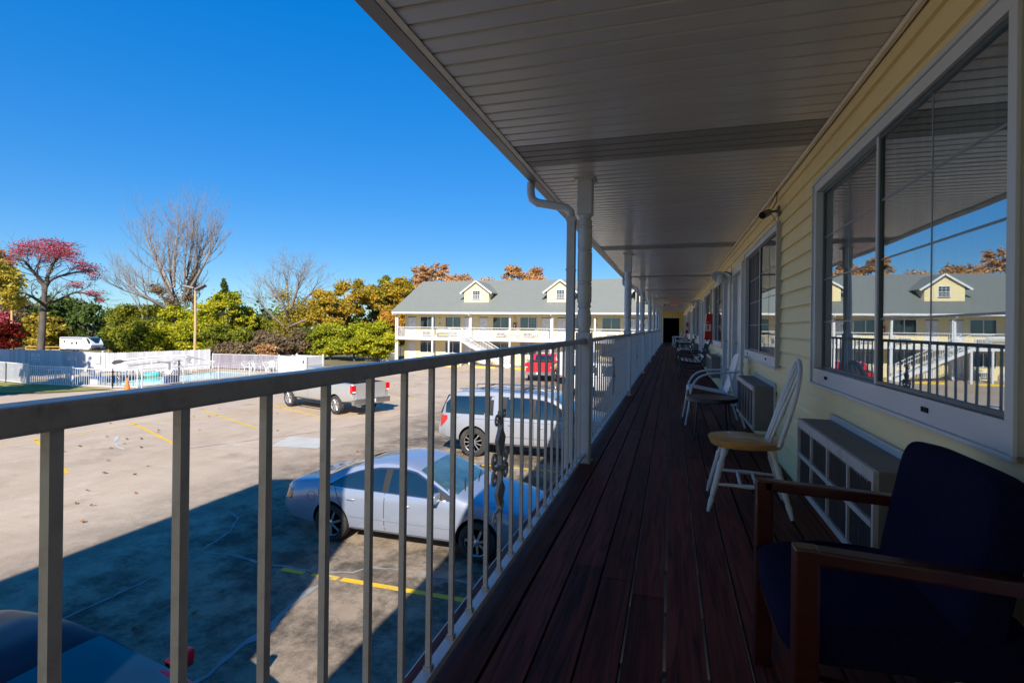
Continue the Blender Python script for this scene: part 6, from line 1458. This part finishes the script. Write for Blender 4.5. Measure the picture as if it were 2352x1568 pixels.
# red maple with flat layered top
def from_px(pts, z, dz=0): 
    out = []
    for (px, py, dd) in pts: x, y = at(px, z + dd); out.append(np.array([x, y, hz(px, py, z + dd)]))
    return out
Z = 62; bx, by = at(96, Z); t = thing('red_maple_tree', 'wide flat-topped tree with thin red foliage and a dark forked trunk', 'tree', (bx, by, 0), 0, 'trees beyond the lot'); o3 = np.array([bx, by, 0])
segs = []; tips = []
def limb(pts, r0, r1, z=None, sub=2, L=1.9, rg=random.Random(5), seglist=None, depth=1, tipsl=None, **kw):
    P = smoothpts([tuple(p) for p in pts], 5); n_ = len(P)
    for i in range(n_ - 1):
        a = r0 + (r1 - r0) * i / n_; b = r0 + (r1 - r0) * (i + 1) / n_; seglist.append((np.array(P[i]) - o3, np.array(P[i + 1]) - o3, a, b))
        if i > n_ * .3:
            for _ in range(sub):
                d = np.array(P[i + 1] - P[i]); d /= np.linalg.norm(d); dd = d + np.array([rg.gauss(0, .6), rg.gauss(0, .6), rg.gauss(.1, .4)]); dd /= np.linalg.norm(dd)
                grow(rg, np.array(P[i]) - o3, dd, L * rg.uniform(.5, 1), max(.014, b * .28), depth, seglist, tipsl, **kw)
kw = dict(seglist=segs, tipsl=tips, up=.0, spread=.5, wob=.22, steps=3)
limb(from_px([(94, 812, 0), (97, 770, 0), (99, 720, 0), (101, 690, 0)], Z), .42, .32, sub=0, **kw)
limb(from_px([(101, 690, 0), (104, 655, 0), (112, 622, 1), (130, 590, 1), (150, 572, 2)], Z), .30, .05, **kw)
limb(from_px([(101, 690, 0), (98, 650, 0), (76, 625, -1), (55, 600, -2), (35, 585, -2)], Z), .26, .05, **kw)
limb(from_px([(103, 662, 0), (120, 640, 2), (160, 628, 3), (200, 622, 3), (222, 630, 3)], Z), .20, .04, **kw)
limb(from_px([(101, 694, 0), (130, 690, 2), (170, 672, 3), (205, 676, 4), (232, 690, 4)], Z), .18, .04, **kw)
limb(from_px([(100, 700, 0), (75, 682, -2), (50, 672, -3), (22, 668, -3)], Z), .2, .04, **kw)
limb(from_px([(101, 700, 0), (112, 692, -1), (128, 676, -1), (140, 668, -1)], Z), .14, .04, **kw)
limb(from_px([(100, 655, 0), (84, 640, 2), (86, 610, 3), (95, 585, 3), (110, 570, 3)], Z), .14, .04, **kw)
seg_mesh('trunk', segs, 'bark', t, n=5)
cl = []
for (px, py, hw, hh) in [(128, 566, 30, 7), (70, 566, 26, 6), (100, 561, 20, 5), (45, 572, 20, 6), (130, 578, 34, 9), (158, 588, 28, 9), (110, 590, 26, 8), (60, 575, 22, 6), (40, 586, 22, 6), (85, 572, 14, 4), (205, 618, 24, 8), (180, 610, 20, 6), (215, 636, 14, 6), (150, 572, 20, 6), (175, 655, 20, 5), (215, 674, 18, 6), (232, 690, 10, 5), (26, 596, 12, 6)]:
    for k in range(3):
        x, y = at(px, Z + (k - 1) * 3.5); cl.append((x - bx, y - by, hz(px, py, Z), hw / 1214 * Z, hw / 1214 * Z, hh / 1214 * Z))
leaf_mesh('crown', cl, 9000, .095, 51, 'f_red', t, flat=.6)
# bare willow, many upright limbs
def bare_tree(name, lab, bpx, Z, limbs, r, L, sub, mat, seed, up, lean=0, depth=2, crown=None):
    global o3
    bx, by = at(bpx, Z); o3 = np.array([bx, by, 0]); t = thing(name, lab, 'tree', (bx, by, 0), 0, 'trees beyond the lot'); segs = []; tips = []; rg = random.Random(seed)
    for pts in limbs: limb(from_px(pts, Z), r * (1 if len(pts) > 3 else .7), .035, sub=sub, L=L, rg=rg, seglist=segs, depth=depth, tipsl=tips, up=up, spread=.32, wob=.10, steps=3, nb=(2, 3), shrink=.68)
    seg_mesh('trunk_and_limbs', segs, mat, t, n=4)
    if crown: 
        c, n, s, pal = crown; cl = []
        for (px, py, w_, h_) in c: x, y = at(px, Z); cl.append((x - bx, y - by, hz(px, py, Z), w_ / 1214 * Z, w_ / 1214 * Z, h_ / 1214 * Z))
        leaf_mesh('vines', cl, n, s, seed, 'f_' + pal, t, droop=.5)
    return t
bare_tree('willow_tree', 'tall bare tree with many upswept branches above the green trees', 410, 84,
  [[(405, 800, 0), (400, 700, 0), (392, 640, 1), (385, 580, 2), (382, 520, 2)], [(405, 700, 0), (378, 650, -2), (352, 590, -3), (330, 540, -3)], [(400, 680, 0), (372, 620, 3), (345, 555, 3), (335, 505, 3)], [(398, 660, 0), (398, 600, 0), (405, 540, 1), (410, 500, 1)], [(420, 790, 0), (424, 700, 0), (422, 640, -1), (425, 580, -1), (428, 520, -2)], [(424, 690, 0), (445, 640, 2), (455, 590, 2), (462, 540, 2)], [(426, 680, 0), (460, 620, -2), (480, 580, -2), (500, 545, -2)], [(430, 660, 0), (452, 600, 4), (478, 545, 4), (490, 520, 4)], [(425, 640, 0), (436, 590, 0), (440, 530, 0), (446, 500, 0)], [(405, 700, 0), (370, 680, 3), (335, 650, 4), (308, 625, 4)], [(400, 720, 0), (350, 690, -3), (310, 668, -4), (285, 640, -4)], [(440, 800, 0), (442, 700, 3), (450, 640, 3), (458, 600, 3)]],
  .34, 3.6, 2, 'bark_gray', 21, .75, crown=([(432, 680, 16, 32), (440, 655, 14, 28), (395, 690, 22, 20), (360, 665, 22, 16)], 2200, .16, 'brown'))
bare_tree('small_bare_tree', 'small leaning bare tree left of the tall bare one', 330, 88, [[(340, 760, 0), (320, 710, 0), (295, 670, 0), (270, 640, 0)], [(330, 740, 0), (318, 690, 2), (300, 650, 2), (288, 620, 2)], [(338, 750, 0), (338, 700, -2), (330, 660, -2), (325, 630, -2)]], .12, 2.3, 1, 'bark_gray', 31, .5)
bare_tree('tangled_willow_tree', 'tangled brown willow with drooping bare twigs right of the pointed tree', 665, 66,
  [[(668, 830, 0), (664, 760, 0), (655, 715, 0), (640, 680, 1), (620, 645, 1)], [(664, 740, 0), (650, 700, -2), (625, 670, -2), (606, 640, -2)], [(664, 740, 0), (672, 690, 0), (690, 650, 1), (705, 625, 1)], [(664, 730, 0), (690, 700, 2), (715, 670, 2), (730, 645, 2)], [(662, 720, 0), (660, 670, 0), (655, 640, 0), (650, 622, 0)], [(664, 750, 0), (700, 735, -1), (725, 730, -1), (738, 750, -1)], [(664, 760, 0), (620, 720, 0), (600, 700, 0), (592, 680, 0)], [(662, 735, 0), (680, 670, -2), (690, 635, -2), (688, 622, -2)]],
  18e-2, 2.0, 2, 'bark_gray', 41, .1, crown=([(660, 760, 40, 34), (665, 720, 30, 26), (640, 790, 34, 26), (690, 700, 30, 22), (650, 680, 26, 20)], 5200, .10, 'olive'))
# trees outside the left of the picture; they throw the shade on the fence and drive
tree(-491, 26.8, 350, 262, 690, 'olive', 'spreading tree standing outside the left of the picture', n=9000, size=.75, zb=0, grp=None)
tree(-419, 20.7, 309, 190, 725, 'olive', 'spreading tree nearer the lot outside the left of the picture', n=7000, size=.9, zb=0, grp=None)
